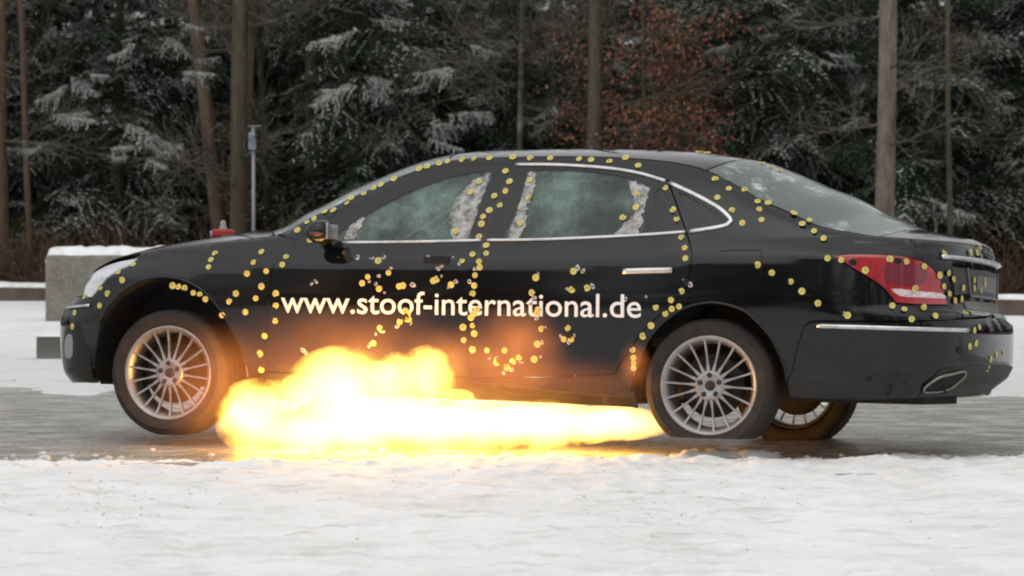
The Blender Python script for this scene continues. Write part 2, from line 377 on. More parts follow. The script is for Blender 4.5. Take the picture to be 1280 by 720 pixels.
def ribbon(name,uz,w,h,mat,off=.004,far=True,parent=None,closed=False,n=6):
    uz=np.asarray(uz);P=S(uz[:,0],uz[:,1]);N=Nrm(uz[:,0],uz[:,1]);P=P+N*off
    t=np.gradient(P,axis=0);t/=np.linalg.norm(t,axis=1,keepdims=True)+1e-9
    B=np.cross(N,t);V=[];K=len(P)
    w=np.broadcast_to(w,(K,))
    for i in range(K):
        for j in range(8):
            a=2*math.pi*j/8;V.append(P[i]+B[i]*w[i]/2*math.cos(a)+N[i]*h/2*math.sin(a))
    Fc=[(i*8+j,i*8+(j+1)%8,(i+1)*8+(j+1)%8,(i+1)*8+j) for i in range(K-1) for j in range(8)]+[tuple(range(7,-1,-1)),tuple(range((K-1)*8,K*8))]
    V=np.array(V);o=mk(name,V,Fc,mat,parent or CAR,smooth=True)
    if far:mk(name,V*np.array([1,-1,1.]),[f[::-1] for f in Fc],mat,parent or CAR,smooth=True)
    return o
# ---------------------------------------------------------------- the car
CAR=empty('sedan_car');CAR.matrix_world=CARM
setp(CAR,'black sedan covered in yellow round stickers with a web address on its doors','car')
AF=[(122,480),(118,440),(124,405),(136,382),(151,366),(175,351),(205,346),(231,351),(250,361),(265,375),(278,392),(289,411),(299,430),(306,452),(310,474)]
AR=[(792,470),(802,445),(811,424),(830,402),(856,385),(890,378),(925,386),(946,402),(965,424),(978,452),(984,478)]
DF=[(372,300),(360,310),(348,322),(341,336),(337,360),(334,400),(331,440),(330,466)]
DT1=[(372,300),(395,284),(420,267),(450,249),(480,232),(510,219),(540,210),(575,206),(610,205),(641,205)]
DM=[(641,205),(634,225),(623,250),(612,278),(604,300),(598,320),(592,350),(588,380),(585,410),(584,440),(587,462),(590,473)]
DT2=[(641,205),(700,204),(760,207),(800,213),(833,222)]
DR=[(833,222),(840,240),(848,262),(856,285),(862,305),(864,325),(860,348),(848,368),(828,390),(805,412),(785,440),(772,460),(768,468)]
DB1=[(330,466),(400,467),(500,470),(590,473)];DB2=[(590,473),(680,472),(768,468)]
cAF=C(AF);cAFu=C(AF[2:]);cAFb=C(AF[:3]);cAR=C(AR);cDF=C(DF);cDT1=C(DT1);cDM=C(DM);cDT2=C(DT2);cDR=C(DR);cDB1=C(DB1);cDB2=C(DB2)
GF=catmull(INV([(418,299),(440,280),(470,261),(505,243),(540,229),(575,218),(613,216),(607,238),(598,262),(589,285),(584,299.5),(540,300),(480,300)]),.03,True)
GR=catmull(INV([(633,298),(645,265),(655,235),(663,214),(710,212.5),(765,218),(811,231),(812,238),(806,262),(799,293),(750,295),(690,296.5)]),.03,True)
GQ1=catmull(INV([(820,238),(831,241),(840,262),(848,287),(828,289),(809,290.5),(814,262)]),.02,True)
GQ2=catmull(INV([(848,241),(870,251),(893,264),(906,275),(898,281),(880,284),(861,286),(855,262)]),.02,True)
def ztp(x0,x1):
    x=np.linspace(x0,x1,int(abs(x1-x0)/.03)+2);return np.stack([x,f_zt(x)],1)
def ztu(u0,u1):
    u=np.linspace(u0,u1,int(abs(u1-u0)/.03)+2);z=f_zt(u)
    for _ in range(4): z=f_zt(S(u,z)[:,0])
    return np.stack([u,z],1)
HL_up=C([(104,371),(107,358),(114,346),(127,335),(148,327),(172,322.5)]);HL_lo=C([(172,322.5),(163,331),(148,338),(135,347),(124,360),(114,372)])
# front end
bs=INV([(114,372),(118,388),(124,405)])
panel('fender',np.r_[ztu(HL_lo[0][0],-.93),cDF,cAFu[::-1],bs[::-1],HL_lo[::-1]],M['paint'])
panel('headlight',np.r_[HL_up,HL_lo],M['head'],off=.002,grid=.03)
panel('front_bumper',symF(np.r_[[(UF,f_zt(-2.3)-.01)],lin([(UF+.08,f_zt(-2.3)-.01),HL_up[0]]),bs,cAFb[::-1],[(-2.3,.275)],lin([(-2.4,.27),(UF,.27)])]),M['paint'],far=False)
panel('grille',symF(np.array([(UF,.74),(UF+.34,.735),(UF+.42,.70),(UF+.34,.53),(UF,.51)])),M['black'],off=.006,far=False,grid=.06)
for z in(.55,.60,.65,.70):
    ribbon('grille_slat',lin([(UF-.36,z),(UF+.36,z)],.05),.014,.014,M['chrome'],off=.012,far=False)
ribbon('grille_trim',C([(84,386),(95,384),(113,382)]),.018,.012,M['chrome'],off=.008)
panel('bumper_glint',catmull(INV([(84,418),(91,420),(91,445),(83,448),(81,432)]),  .02,True),M['glintgrey'],off=.003,grid=.03)  # pale reflection of snow on the bumper, put in as a grey panel
panel('air_intake',catmull(INV([(85,459),(100,459),(118,457),(116,463),(98,465),(84,464)]),.02,True),M['black'],off=.004,grid=.03)
# doors
dn=panel('front_door',np.r_[cDT1,cDM,cDB1[::-1],cDF[::-1]],M['paint'],[GF])
panel('rear_door',np.r_[cDT2,cDR,cDB2[::-1],cDM[::-1]],M['paint'],[GR,GQ1])
panel('window',GF,M['glass'],off=-.008,depth=0,inset=-.004)
panel('window',GR,M['glass'],off=-.008,depth=0,inset=-.004)
panel('window',GQ1,M['glassdark'],off=-.008,depth=0,inset=-.004)
panel('window',GQ2,M['glassdark'],off=-.008,depth=0,inset=-.004)
for pts in ([(612,217),(605,240),(596,265),(584,298),(566,297),(562,272),(568,252),(585,232),(600,220)],[(660,218),(670,217),(668,235),(660,258),(657,280),(648,297),(634,297),(645,268)],[(786,226),(808,233),(811,240),(803,266),(797,292),(772,294),(776,284),(790,270),(794,250)],[(430,297),(437,282),(452,270),(456,274),(448,286),(444,298)]):
    _q=catmull(INV(pts),.012,True);_q=_q+NR.randn(*_q.shape)*.0055
    panel('cracked_glass',_q,M['cracked'],off=-.003,depth=0,inset=0,grid=.03,far=False,label='white shattered patch of window glass')
# sill
panel('sill',np.r_[cDB1,cDB2,INV([(782,466),(790,480)]),lin([(1.13,.215),(.2,.235),(-1.03,.26)]),INV([(310,474)])],M['paint'],off=-.006)
# quarter panel with roof side and pillars
TLt=C([(1042,320),(1060,317.5),(1100,318),(1130,320),(1150,325),(1153,326)]);TLb=C([(1042,320),(1065,335),(1090,350),(1108,364),(1120,379)])
TLr=C([(1153,326),(1166,336),(1176,352),(1185,381)]);TLm=C([(1120,379),(1150,381),(1185,381)])
gp=C([(1139,300),(1147,312),(1153,326)]);ge=C([(1185,381),(1191,389),(1196,399)])
sm_=C([(1196,399),(1160,401),(1120,402),(1060,402),(1012,403),(1001,420),(993,450),(984,478)])
zq=ztu(-.93,gp[0][0])
qp=panel('quarter_panel',np.r_[zq,gp,TLt[::-1],TLb,TLm,ge,sm_,cAR[::-1],cDR[::-1],cDT2[::-1],cDT1[::-1]],M['paint'],[GQ2])
tl=panel('tail_light',np.r_[TLt,TLr,TLm[::-1],TLb[::-1]],M['red'],off=.003,grid=.03)
panel('lamp_strip',catmull(INV([(1113,361),(1125,360),(1150,363),(1177,366),(1181,374),(1150,373),(1125,371)]),.02,True),M['redshade'],off=.006,depth=.003,grid=.03)
panel('lamp_lens',catmull(INV([(1108,330),(1135,328),(1155,334),(1160,346),(1150,357),(1120,357),(1104,345)]),.02,True),M['reddark'],off=.005,depth=.002,grid=.03)
# boot
bz=ztu(gp[0][0],UR)
boot=panel('boot_lid',symR(np.r_[gp[::-1][:0],bz[::-1],gp,TLr,ge,[(UR,.745)]]),M['paint'],far=False)
b0=INV([(1175,324)])[0];zb_=1.022
ribbon('boot_chrome_bar',lin([(b0[0],zb_),(2*UR-b0[0],zb_)],.05),.026,.03,M['chrome'],off=.012,far=False)
pr=INV([(1190,334),(1193,378)])
panel('plate_recess',symR(np.array([(UR,.985),(pr[0][0],.985),(pr[0][0]+.03,.83),(UR,.82)])),M['plate'],off=.002,far=False,depth=.002)
pz=[(UR-.40,.975),(UR-.42,.95),(UR-.38,.85),(UR-.35,.835)]
ribbon('recess_frame',lin([(UR-.42,.98),(UR-.37,.835),(UR+.37,.835),(UR+.42,.98)],.04),.016,.012,M['greyplate'],off=.006,far=False)
panel('plate_backing',symR(np.array([(UR,.95),(UR-.26,.95),(UR-.26,.86),(UR,.86)])),M['greyplate'],off=.008,far=False,depth=.006)
panel('boot_lip',symR(catmull(np.array([(UR,.815),(UR-.42,.812),(UR-.47,.795),(UR-.45,.765),(UR,.755)]),.05)),M['dullchrome'],off=.008,far=False,depth=.008)  # painted lip; its bright snow reflection is put in as grey metal
# rear bumper
i1=INV([(988,497),(1040,499),(1091,500),(1142,498)])
panel('rear_bumper',symR(np.r_[[(UR,.735)],sm_,i1,lin([(UR-.7,.31),(UR,.35)])]),M['paint'],far=False,off=.008)
df=INV([(1146,496),(1157,478),(1170,464),(1186,458),(1210,455.5)])
panel('diffuser',symR(np.r_[[(UR,.335)],lin([(UR-.3,.325),df[0]]),catmull(df,.03),lin([df[-1]+[.03,0],(UR,df[-1][1]+.01)])]),M['black'],far=False,off=.013,depth=.006)
exh=catmull(INV([(1152,487),(1160,476),(1172,468.5),(1187,465),(1203,463.5),(1197,473),(1187,481),(1174,486.5),(1160,488)]),.015,True)
panel('exhaust_mouth',exh,M['chipdark'],off=.016,depth=.002,grid=.03)
ribbon('exhaust_trim',np.r_[exh,exh[:2]],.013,.02,M['dullchrome'],off=.018)
ribbon('bumper_trim',C([(1022,407.5),(1060,408.5),(1110,410),(1160,411.5),(1208,413)]),.024,.014,M['chrome'],off=.012)
panel('parking_sensor',catmull(INV([(1193,437),(1197,432),(1201,438),(1197,444)]),.01,True),M['chipdark'],off=.012,depth=.003,grid=.02)
# chrome round the windows
ribbon('belt_trim',C([(428,303.5),(520,302.5),(602,300.5)]),.019,.012,M['chrome'])
ribbon('belt_trim',C([(608,300.5),(660,300),(720,298),(800,294),(857,290)]),.019,.012,M['chrome'])
ribbon('window_trim',C([(862,289.5),(880,287),(898,284),(909,281),(914,276.5),(909,269),(897,259),(870,244),(838,229)]),.025,.014,M['chrome'])
ribbon('window_trim',C([(832,226.5),(800,217),(760,210.5),(700,206.5),(645,206)]),.021,.014,M['chrome'])
ribbon('fuel_flap_gap',np.r_[C([(899,314),(925,312.5),(951,313)]),C([(952,316),(953,330),(951,342)])],.004,.004,M['chipdark'],off=.001,far=False)
# drip line, lower crease and arch lips
ribbon('arch_lip',cAR+np.array([0,.0]),.014,.016,M['paint'],off=-.002)
ribbon('arch_lip',cAFu,.014,.016,M['paint'],off=-.002)
# top surfaces
f_cr=T2('-2.45 .02 -2.2 .05 -1.9 .06 -1.2 .075 -.9 .06 -.5 .07 0 .075 .6 .075 1.3 .085 1.55 .105 1.8 .11 2.1 .095 2.35 .065 2.5 .055 2.75 .03')
f_sh=T2('-2.45 0 -1.6 -.02 -.95 -.22 -.5 -.2 0 -.1 .6 0 1.3 .08 1.9 .20 2.4 .10 2.75 0')
def TOP(u,t):
    u=np.asarray(u,float);t=np.asarray(t,float)
    z=f_zt(u)
    for _ in range(5): z=f_zt(S(u,z)[...,0])
    e=S(u,z);ye=np.abs(e[...,1]);k=np.clip(ye/.5,0,1)
    tt=np.abs(t)
    return np.stack([e[...,0]+f_sh(e[...,0])*(1-t*t)*k,t*ye,z+f_cr(e[...,0])*(1-tt**2.3)*k],-1)
def top(name,u0,u1,mat,label=None,off=0,t0=-1):
    nu=max(8,int(abs(u1-u0)/.04));nt_=37
    uu=np.linspace(u0,u1,nu);ts=np.sin(np.linspace(-math.pi/2,math.pi/2,nt_))*abs(t0)
    U,T_=np.meshgrid(uu,ts,indexing='ij');X=TOP(U,T_)
    e=.002;N=np.cross(TOP(U+e,T_)-TOP(U-e,T_),TOP(U,np.clip(T_+e,-1,1))-TOP(U,np.clip(T_-e,-1,1)));N/=np.linalg.norm(N,axis=-1,keepdims=True)+1e-12
    X=X+N*off
    I=np.arange(nu*nt_).reshape(nu,nt_)
    Fc=np.stack([I[:-1,:-1],I[1:,:-1],I[1:,1:],I[:-1,1:]],-1).reshape(-1,4)
    o=mk(name,X.reshape(-1,3),[tuple(f) for f in Fc],mat,CAR,smooth=True,vn=N.reshape(-1,3))
    if label:o['label']=label
    return o
ug=gp[0][0]
top('bonnet',UF+.02,-.955,M['paint'])
top('windscreen',-.945,-.03,M['rearglass'])
top('roof',-.02,1.42,M['paint'])
top('rear_window',1.43,2.40,M['rearglass'],'frosted and cracked rear window glass')
top('boot_top',2.408,UR-.02,M['paint'])
# mirror on the near side and its twin
def mirror_shell(sy):
    bm=bmesh.new();bmesh.ops.create_icosphere(bm,subdivisions=3,radius=1)
    for v in bm.verts:
        c=v.co;s=lambda a,p:math.copysign(abs(a)**p,a)
        v.co=Vector((s(c.x,.8)*.065+.03*c.z*0,s(c.y,.6)*.095,s(c.z,.7)*.062*(1+.15*c.x)))
    V=[tuple(v.co) for v in bm.verts];Fc=[tuple(v.index for v in f.verts) for f in bm.faces];bm.free();return V,Fc
mc=loc(401,290,-1.0)
V,Fc=mirror_shell(-1)
for sy in(1,-1):
    ob=mk('wing_mirror',np.array(V)*[1,1,1]+[0,0,0],Fc,M['paint'],CAR,smooth=True);ob.location=(mc[0],mc[1]*sy,mc[2]);ob['label']='battered wing mirror with orange repeater lens'
    b=MB();b.box((0,0,0),(.012,.15,.085),bev=.004);g=b.obj('mirror_glass',M['chrome'],ob);g.location=(.064,0,.002)
    b=MB();b.tube([(-.02,-.097*sy,-.012),(.02,-.1*sy,-.014),(.05,-.09*sy,-.012)],[.008,.012,.006]);b.obj('repeater_lens',M['amber'],ob)
    b=MB();b.tube([(0,.06*sy,-.03),(-.02,.13*sy,-.06),(-.02,.20*sy,-.075)],[.035,.028,.03],n=10,sy=.7);b.obj('mirror_foot',M['paint'],ob)
# door handles
hu=C([(781,339.5),(812,338.5),(842,338)])
ribbon('door_handle',hu,.034,.028,M['chrome'],off=.026)
ribbon('handle_recess',C([(530,326),(545,325),(562,326)]),.05,.010,M['chipdark'],off=.001,far=False)
# bonnet fittings
wj=loc(293,299,-.3);b=MB();b.box((wj[0],-.30,wj[2]),(.10,.02,.012),bev=.004);b.obj('washer_jet',M['black'],CAR)
b=MB();b.tube([(-.98,-.72,1.105),(-1.05,-.3,1.165),(-1.1,.1,1.175)],.008,n=6);b.obj('wiper',M['black'],CAR)
# underbody, wheel housings, engine bay and boot blocks
b=MB();b.box((0.02,0,.27),(2.1,1.6,.06)).box((0.2,0,.30),(4.7,.9,.06)).box((2.45,0,.36),(.5,1.3,.06)).box((-2.15,0,.34),(.2,1.2,.05));b.obj('floor_pan',M['under'],CAR)
b=MB();b.box((-1.55,0,.6),(1.2,.86,.5)).box((-1.02,0,.66),(.04,1.5,.72));b.obj('engine_bay',M['under'],CAR)
b=MB();b.box((1.9,0,.66),(1.4,.9,.62)).box((1.10,0,.62),(.05,1.5,.70));b.obj('boot_floor',M['under'],CAR)
for cx,top_ in((-1.5225,.47),(1.53,.43)):
    for sy in(1,-1):
        V=[];n=20
        for j in range(n+1):
            t=math.pi*(1.12*j/n-.06);
            for (yy,rr) in((.90,top_),(.48,top_),(.48,0.02)):
                V.append((cx+rr*math.cos(t),-yy*sy,.385+(rr+.02)*math.sin(t) if rr>.1 else .385))
        Fc=[]
        for j in range(n):
            a=j*3;Fc+=[(a,a+3,a+4,a+1),(a+1,a+4,a+5,a+2)]
        mk('wheel_housing',V,Fc,M['under'],CAR)
# cabin
def seat(x,y,name):
    b=MB();b.box((x,y,.62),(.5,.5,.16),bev=.05)
    b.box((x+.28,y,.92),(.16,.48,.58),M=Matrix.Rotation(math.radians(14),3,'Y'),bev=.05);b.box((x+.40,y,1.27),(.10,.26,.16),bev=.04);return b.obj(name,M['seat'],CAR)
seat(.05,-.38,'front_seat');seat(.05,.38,'front_seat')
b=MB();b.box((1.05,0,.62),(.5,1.3,.16),bev=.05).box((1.35,0,.9),(.16,1.3,.55),M=Matrix.Rotation(math.radians(14),3,'Y'),bev=.05)
for y in(-.38,.38):b.box((1.46,y,1.22),(.1,.26,.14),bev=.04)
b.obj('rear_seat',M['seat'],CAR)
b=MB();b.box((-.72,0,.93),(.5,1.45,.22),bev=.06);b.obj('dashboard',M['seat'],CAR)
b=MB();b.lathe([(.17,-.012),(.19,0),(.17,.012),(.155,0),(.17,-.012)],24,axis='x',c=(0,0,0)).box((0,0,0),(.03,.3,.05));sw=b.obj('steering_wheel',M['black'],CAR);sw.location=(-.36,-.38,1.0);sw.rotation_euler=(0,math.radians(-22),0)
b=MB();b.box((.02,0,1.33),(.03,.2,.06),bev=.01);b.obj('rear_view_mirror',M['black'],CAR).location=(-.35,0,.03)
# pillars inside
for sy in(1,-1):
    b=MB();b.tube([(.50,-.70*sy,1.0),(.52,-.62*sy,1.25),(.50,-.55*sy,1.5)],.045,n=8);b.obj('inner_pillar',M['seat'],CAR)
# ---------------------------------------------------------------- wheels
def tyre_mesh(flat=False,seed=0):
    prof=[(.250,-.095),(.262,-.112),(.285,-.120),(.300,-.1205),(.302,-.1225),(.306,-.1225),(.308,-.1195),(.322,-.114),(.330,-.108),(.341,-.090),(.3455,-.06),(.346,-.035),(.340,-.033),(.340,-.027),(.346,-.025),(.347,0),(.346,.025),(.340,.027),(.340,.033),(.346,.035),(.3455,.06),(.341,.09),(.33,.108),(.31,.118),(.285,.12),(.262,.112),(.25,.095)]
    b=MB();b.lathe(prof,72)
    V=[]
    for x,y,z in b.v:
        if flat:
            lim=-.270
            if z<lim:
                k=(lim-z);x*=1+k*.9;z=lim+(z-lim)*.02;y*=1+k*2.2
        else:
            if z<-.337:z=-.337-(.0)
        V.append((x,y,z))
    b.v=V;return b
def wheel(cx,cy,cz,side,flat=False,rot=0.,first=[None]):
    w=empty('wheel',(cx,cy,cz),CAR)
    if side<0:w.rotation_euler=(0,0,math.pi)
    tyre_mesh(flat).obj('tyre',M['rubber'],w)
    # y=-.. is the outer face
    b=MB();b.lathe([(.240,.10),(.222,.09),(.215,0),(.222,-.085),(.236,-.098),(.246,-.110),(.256,-.112),(.2575,-.104),(.250,-.095)],64)
    b.obj('rim',M['rim'],w)
    b=MB();b.lathe([(.2485,-.1105),(.245,-.109),(.241,-.101),(.237,-.098)],64).lathe([(.0,-.082),(.03,-.084),(.05,-.090),(.066,-.093),(.078,-.088),(.082,-.07),(.08,-.03),(.0,-.03)][::-1],36);b.obj('hub',M['rim'],w)
    b=MB();b.lathe([(.0,-.094),(.018,-.0955),(.024,-.092),(.025,-.084)][::-1],20);b.obj('centre_cap',M['black'],w)
    if first[0] is None:
        sb=MB();P=[];K=8
        for i in range(K):
            t=i/(K-1);r=.068+(.243-.068)*t;y=-.088-.014*t+.010*math.sin(math.pi*t);wd=.0056-.001*math.sin(math.pi*t)+.003*(t<.15);P.append((r,y,wd))
        V=[]
        for r,y,wd in P:V+=[(r,y,-wd),(r,y,wd),(r,y+.022,wd*.7),(r,y+.022,-wd*.7)]
        Fc=[(i*4+j,(i+1)*4+j,(i+1)*4+(j+1)%4,i*4+(j+1)%4) for i in range(K-1) for j in range(4)]
        first[0]=(sb.add(V,Fc).obj('spoke',M['rim'],w)).data
        boltm=MB().lathe([(.0,-.0935),(.012,-.0945),(.0145,-.0925),(.0145,-.07)][::-1],12).obj('wheel_bolt',M['black'],w)
        bolt=boltm.data;first.append(bolt);bpy.data.objects.remove(boltm);o=[k for k in w.children if k.name.startswith('spoke')][0];bpy.data.objects.remove(o)
    for i in range(18):
        o=bpy.data.objects.new('spoke',first[0]);COL.objects.link(o);o.parent=w;o.rotation_euler=(0,rot+i*math.pi/9,0)
    for i in range(5):
        a=rot+i*2*math.pi/5+.3;o=bpy.data.objects.new('wheel_bolt',first[1]);COL.objects.link(o);o.parent=w;o.location=(.054*math.cos(a),0,.054*math.sin(a))
    b=MB();b.lathe([(.05,-.02),(.165,-.02),(.165,.005),(.05,.005)][::-1],40);b.obj('brake_disc',M['under'],w)
    b=MB();b.box((.10,-.01,.08),(.07,.06,.12),M=Matrix.Rotation(-.8,3,'Y'),bev=.01);b.obj('brake_calliper',M['under'],w)
    return w
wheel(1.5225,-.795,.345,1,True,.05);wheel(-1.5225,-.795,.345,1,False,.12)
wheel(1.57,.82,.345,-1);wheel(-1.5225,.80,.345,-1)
b=MB();b.tube([(1.5225,-.7,.345),(1.5225,.7,.345)],.04).tube([(-1.5225,-.7,.345),(-1.5225,.7,.345)],.035);b.obj('axle',M['under'],CAR)
# ---------------------------------------------------------------- lettering on the doors
cu=bpy.data.curves.new('lettering','FONT');cu.body='www.stoof-international.de';cu.size=1;cu.offset=.006;cu.resolution_u=4
to=bpy.data.objects.new('lettering_source',cu);COL.objects.link(to);bpy.context.view_layer.update()
dg=bpy.context.evaluated_depsgraph_get();me=bpy.data.meshes.new_from_object(to.evaluated_get(dg))
bpy.data.objects.remove(to)
V=np.array([tuple(v.co) for v in me.vertices]);x0,x1=V[:,0].min(),V[:,0].max()
Fl=[tuple(p.vertices) for p in me.polygons]
U=-.846+(V[:,0]-x0)/(x1-x0)*(1.166+.846);Z=.6835+V[:,1]*.172+.004*(V[:,0]-x0)/(x1-x0)
P=S(U,Z);N=Nrm(U,Z);P=P+N*.0022
mk('lettering',P,Fl,M['letter'],CAR,vn=N)
# ---------------------------------------------------------------- round stickers, bullet holes and chips
DOTS=[(372,288),(384,278),(391,282),(388,300),(269,317),(264,325),(261,334),(327,315),(317,328),(309,342),(333,339),(358,321),(353,331),(327,358),(295,367),(287,377),(320,373),(307,390),(345,367),(345,382),(344,401),(278,394),(216,357),(223,358),(231,360),(242,366),(250,368),(257,374),(167,331),(148,341),(153,350),(126,359),(135,367),(125,382),(106,371),(331,420),(325,442),(327,462),(94,391),(91,408),
(402,287),(406,265),(417,263),(434,254),(440,245),(455,242),(467,235),(477,229),(493,222),(525,207),(534,208),(550,201),(560,202),(578,200),(592,199),(612,198),(642,197),(642,191),(663,198),(688,198),(724,199),(739,200),(632,214),(637,227),(632,239),(618,245),(625,257),(612,263),(604,271),(602,280),(599,296),(608,307),(608,317),(591,318),(578,326),(599,327),(600,334),(594,344),(593,357),(591,367),(599,227),(588,240),(570,289),(662,225),(661,247),(651,279),
(473,326),(486,341),(460,346),(453,354),(474,361),(499,358),(504,357),(542,351),(546,349),(564,356),(670,347),(665,366),(717,339),(715,362),(734,360),(507,389),(510,392),(596,387),(593,392),(673,387),
(500,402),(511,399),(475,410),(467,429),(579,409),(580,425),(589,397),(591,407),(593,417),(591,437),(609,438),(631,438),(621,453),(634,459),(641,452),(649,447),(677,411),(672,430),(668,449),(671,392),(710,410),(705,424),(714,424),
(762,202),(782,197),(798,207),(797,242),(795,259),(779,272),(832,235),(841,262),(846,274),(852,297),(856,310),(857,323),(852,364),(839,375),(849,383),(840,386),(832,392),(820,384),(894,224),(911,236),(931,237),(897,247),(915,263),(928,279),(947,252),(949,262),(952,275),(961,249),(992,268),(1003,281),(1012,273),(1018,290),(947,331),(965,341),(989,352),(1003,364),(1023,379),
(814,407),(804,420),(791,437),(792,447),(792,454),(792,460),(1060,394),(1030,299),(1035,323),(1052,325),(1082,338),(1112,324),(1132,327),(1154,333),(1143,361),(1115,382),(1130,388),(1139,399),(1153,384),(1168,395),(1179,317),(1212,316),(1219,316),(1223,309),(1173,344),(1184,341),(1190,349),(1178,358),(1185,367),(1192,376),(1200,374),(1202,360),(1216,350),(1216,361),(1224,363),(1229,355),(1229,350),(1206,393),(1214,392),(1216,413),(1222,409),(1210,433),(1218,429),(1236,449),(1243,443),(1233,460),(1251,441)]
smes=[]
for k in range(5):
    b=MB();n=16;rr=[.0195*(1+(.02 if k<2 else .05)*math.sin(i*(2.3+k)))*(.62 if (k==3 and i in(4,5)) or (k==4 and i in(9,10,11)) else 1)*.96 for i in range(n)]
    V=[(rr[i]*math.cos(2*math.pi*i/n),rr[i]*math.sin(2*math.pi*i/n),.0006*math.sin(i*1.9+k)) for i in range(n)]
    b.add(V+[(0,0,.0004)],[(i,(i+1)%n,n) for i in range(n)],0);q=.005+.0012*k
    b.add([(q*math.cos(2*math.pi*i/8)+.001*k,q*math.sin(2*math.pi*i/8)*.85,.0014) for i in range(8)],[tuple(range(8))],1)
    b.add(V+[(x,y,-.002) for x,y,z in V],[(i,(i+1)%n,n+(i+1)%n,n+i) for i in range(n)],0)
    so_=b.obj('marker_sticker',[M['sticker'],M['hole']],CAR);smes.append(so_.data);bpy.data.objects.remove(so_)
def frame(p,nn,spin,sc=1):
    nn=Vector(nn);t=Vector((1,0,0));t=(t-nn*t.dot(nn)).normalized();bb=nn.cross(t)
    Mx=Matrix((t,bb,nn)).transposed().to_4x4();Mx.translation=Vector(p);return Mx@Matrix.Rotation(spin,4,'Z')@Matrix.Scale(sc,4)
uzd,badd=INV(DOTS,True);nskip=0
pd=S(uzd[:,0],uzd[:,1]);nd=Nrm(uzd[:,0],uzd[:,1])
for i,(p,nn,bd_) in enumerate(zip(pd,nd,badd)):
    if bd_>9:nskip+=1;continue
    o=bpy.data.objects.new('marker_sticker',rnd.choice(smes));COL.objects.link(o);o.parent=CAR
    extra=.012 if DOTS[i][0]>985 else .0045
    if DOTS[i] in((402,287),):extra=.12
    nt_=Vector(nn)+Vector((rnd.gauss(0,.06),0,rnd.gauss(0,.06)));o.matrix_local=frame(p+nn*(extra),nt_.normalized(),rnd.random()*6,.80+.22*rnd.random())
print('dots',len(DOTS),'skipped',nskip)
# stickers folded over the roof edge
for x in(1.20,1.24,1.50,1.54,1.58):
    p=TOP(np.array(x),np.array(-.35));o=bpy.data.objects.new('marker_sticker',rnd.choice(smes));COL.objects.link(o);o.parent=CAR;o.matrix_local=frame(p+[0,0,.006],Vector((.05,-.25,1)).normalized(),0,1.15)
CH=[(390,355),(395,352),(462,352),(470,355),(481,366),(474,345),(516,356),(560,360),(570,352),(552,345),(507,400),(514,404),(497,408),(383,441),(379,438),(470,417),(478,414),(462,431),(540,327),(552,333),(536,322),(566,322),(548,336),(574,330),(673,342),(668,372),(664,380),(722,335),(729,339),(709,361),(741,358),(671,398),(682,409),(678,428),(676,446),(621,448),(630,466),(640,462),(612,448),(652,453),(718,419),(701,420),(711,417),(711,428),(857,351),(863,356),(595,336),(587,352),(489,335),(447,322),(465,323),(480,322),(782,374),(808,371),(1055,392)]
chm=[]
for k in range(5):
    n=9;b=MB();V=[(0,0,.004)]+[((.010+.012*rnd.random())*math.cos(2*math.pi*i/n)*(1.0 if k%2 else .7),(.010+.012*rnd.random())*math.sin(2*math.pi*i/n),0.0) for i in range(n)]
    b.add(V,[(0,1+i,1+(i+1)%n) for i in range(n)],0)
    b.add([(.006*math.cos(i),.007*math.sin(i),.0055) for i in range(6)],[tuple(range(6))],1);o=b.obj('bullet_chip',[M['chip'],M['chipdark']],CAR);chm.append(o.data);bpy.data.objects.remove(o)
uzc,bdc=INV(CH,True);pc=S(uzc[:,0],uzc[:,1]);nc=Nrm(uzc[:,0],uzc[:,1])
for p,nn in zip(pc,nc):
    o=bpy.data.objects.new('bullet_chip',rnd.choice(chm));COL.objects.link(o);o.parent=CAR;o.matrix_local=frame(p+nn*.003,nn,rnd.random()*6,.45+.6*rnd.random())
for px in[(507,396),(624,450),(560,437),(712,418),(630,455),(858,352),(1122,326),(1066,328)]:
    q=INV([px]);p=S(q[:,0],q[:,1])[0];nn=Nrm(q[:,0],q[:,1])[0]
    b=MB();n=9;b.add([((.014+.010*rnd.random())*math.cos(2*math.pi*i/n),(.014+.010*rnd.random())*math.sin(2*math.pi*i/n),0) for i in range(n)],[tuple(range(n))]);o=b.obj('bullet_hole',M['chipdark'],CAR);o.matrix_local=frame(p+nn*.006,nn,0)
# ---------------------------------------------------------------- ground: slushy lane between two snow fields
def vnoise(x,y,seed=0):
    rs=np.random.RandomState(seed);T=rs.rand(256,256)
    xi=np.floor(x).astype(int);yi=np.floor(y).astype(int);fx=x-xi;fy=y-yi
    fx=fx*fx*(3-2*fx);fy=fy*fy*(3-2*fy)
    g=lambda a,b:T[a%256,b%256]
    return (g(xi,yi)*(1-fx)+g(xi+1,yi)*fx)*(1-fy)+(g(xi,yi+1)*(1-fx)+g(xi+1,yi+1)*fx)*fy
def fbm(x,y,o=5,seed=0,gain=.5):
    a=1;s=0;n=0
    for k in range(o): s=s+a*vnoise(x*2**k+13.7*k,y*2**k+7.1*k,seed+k);n+=a;a*=gain
    return s/n-.5
def sm01(a,b,x): t=np.clip((x-a)/(b-a),0,1);return t*t*(3-2*t)
def axis_(parts):
    o=[]
    for a,b,s in parts:o.append(np.arange(a,b,s))
    return np.unique(np.round(np.concatenate(o+[[parts[-1][1]]]),4))
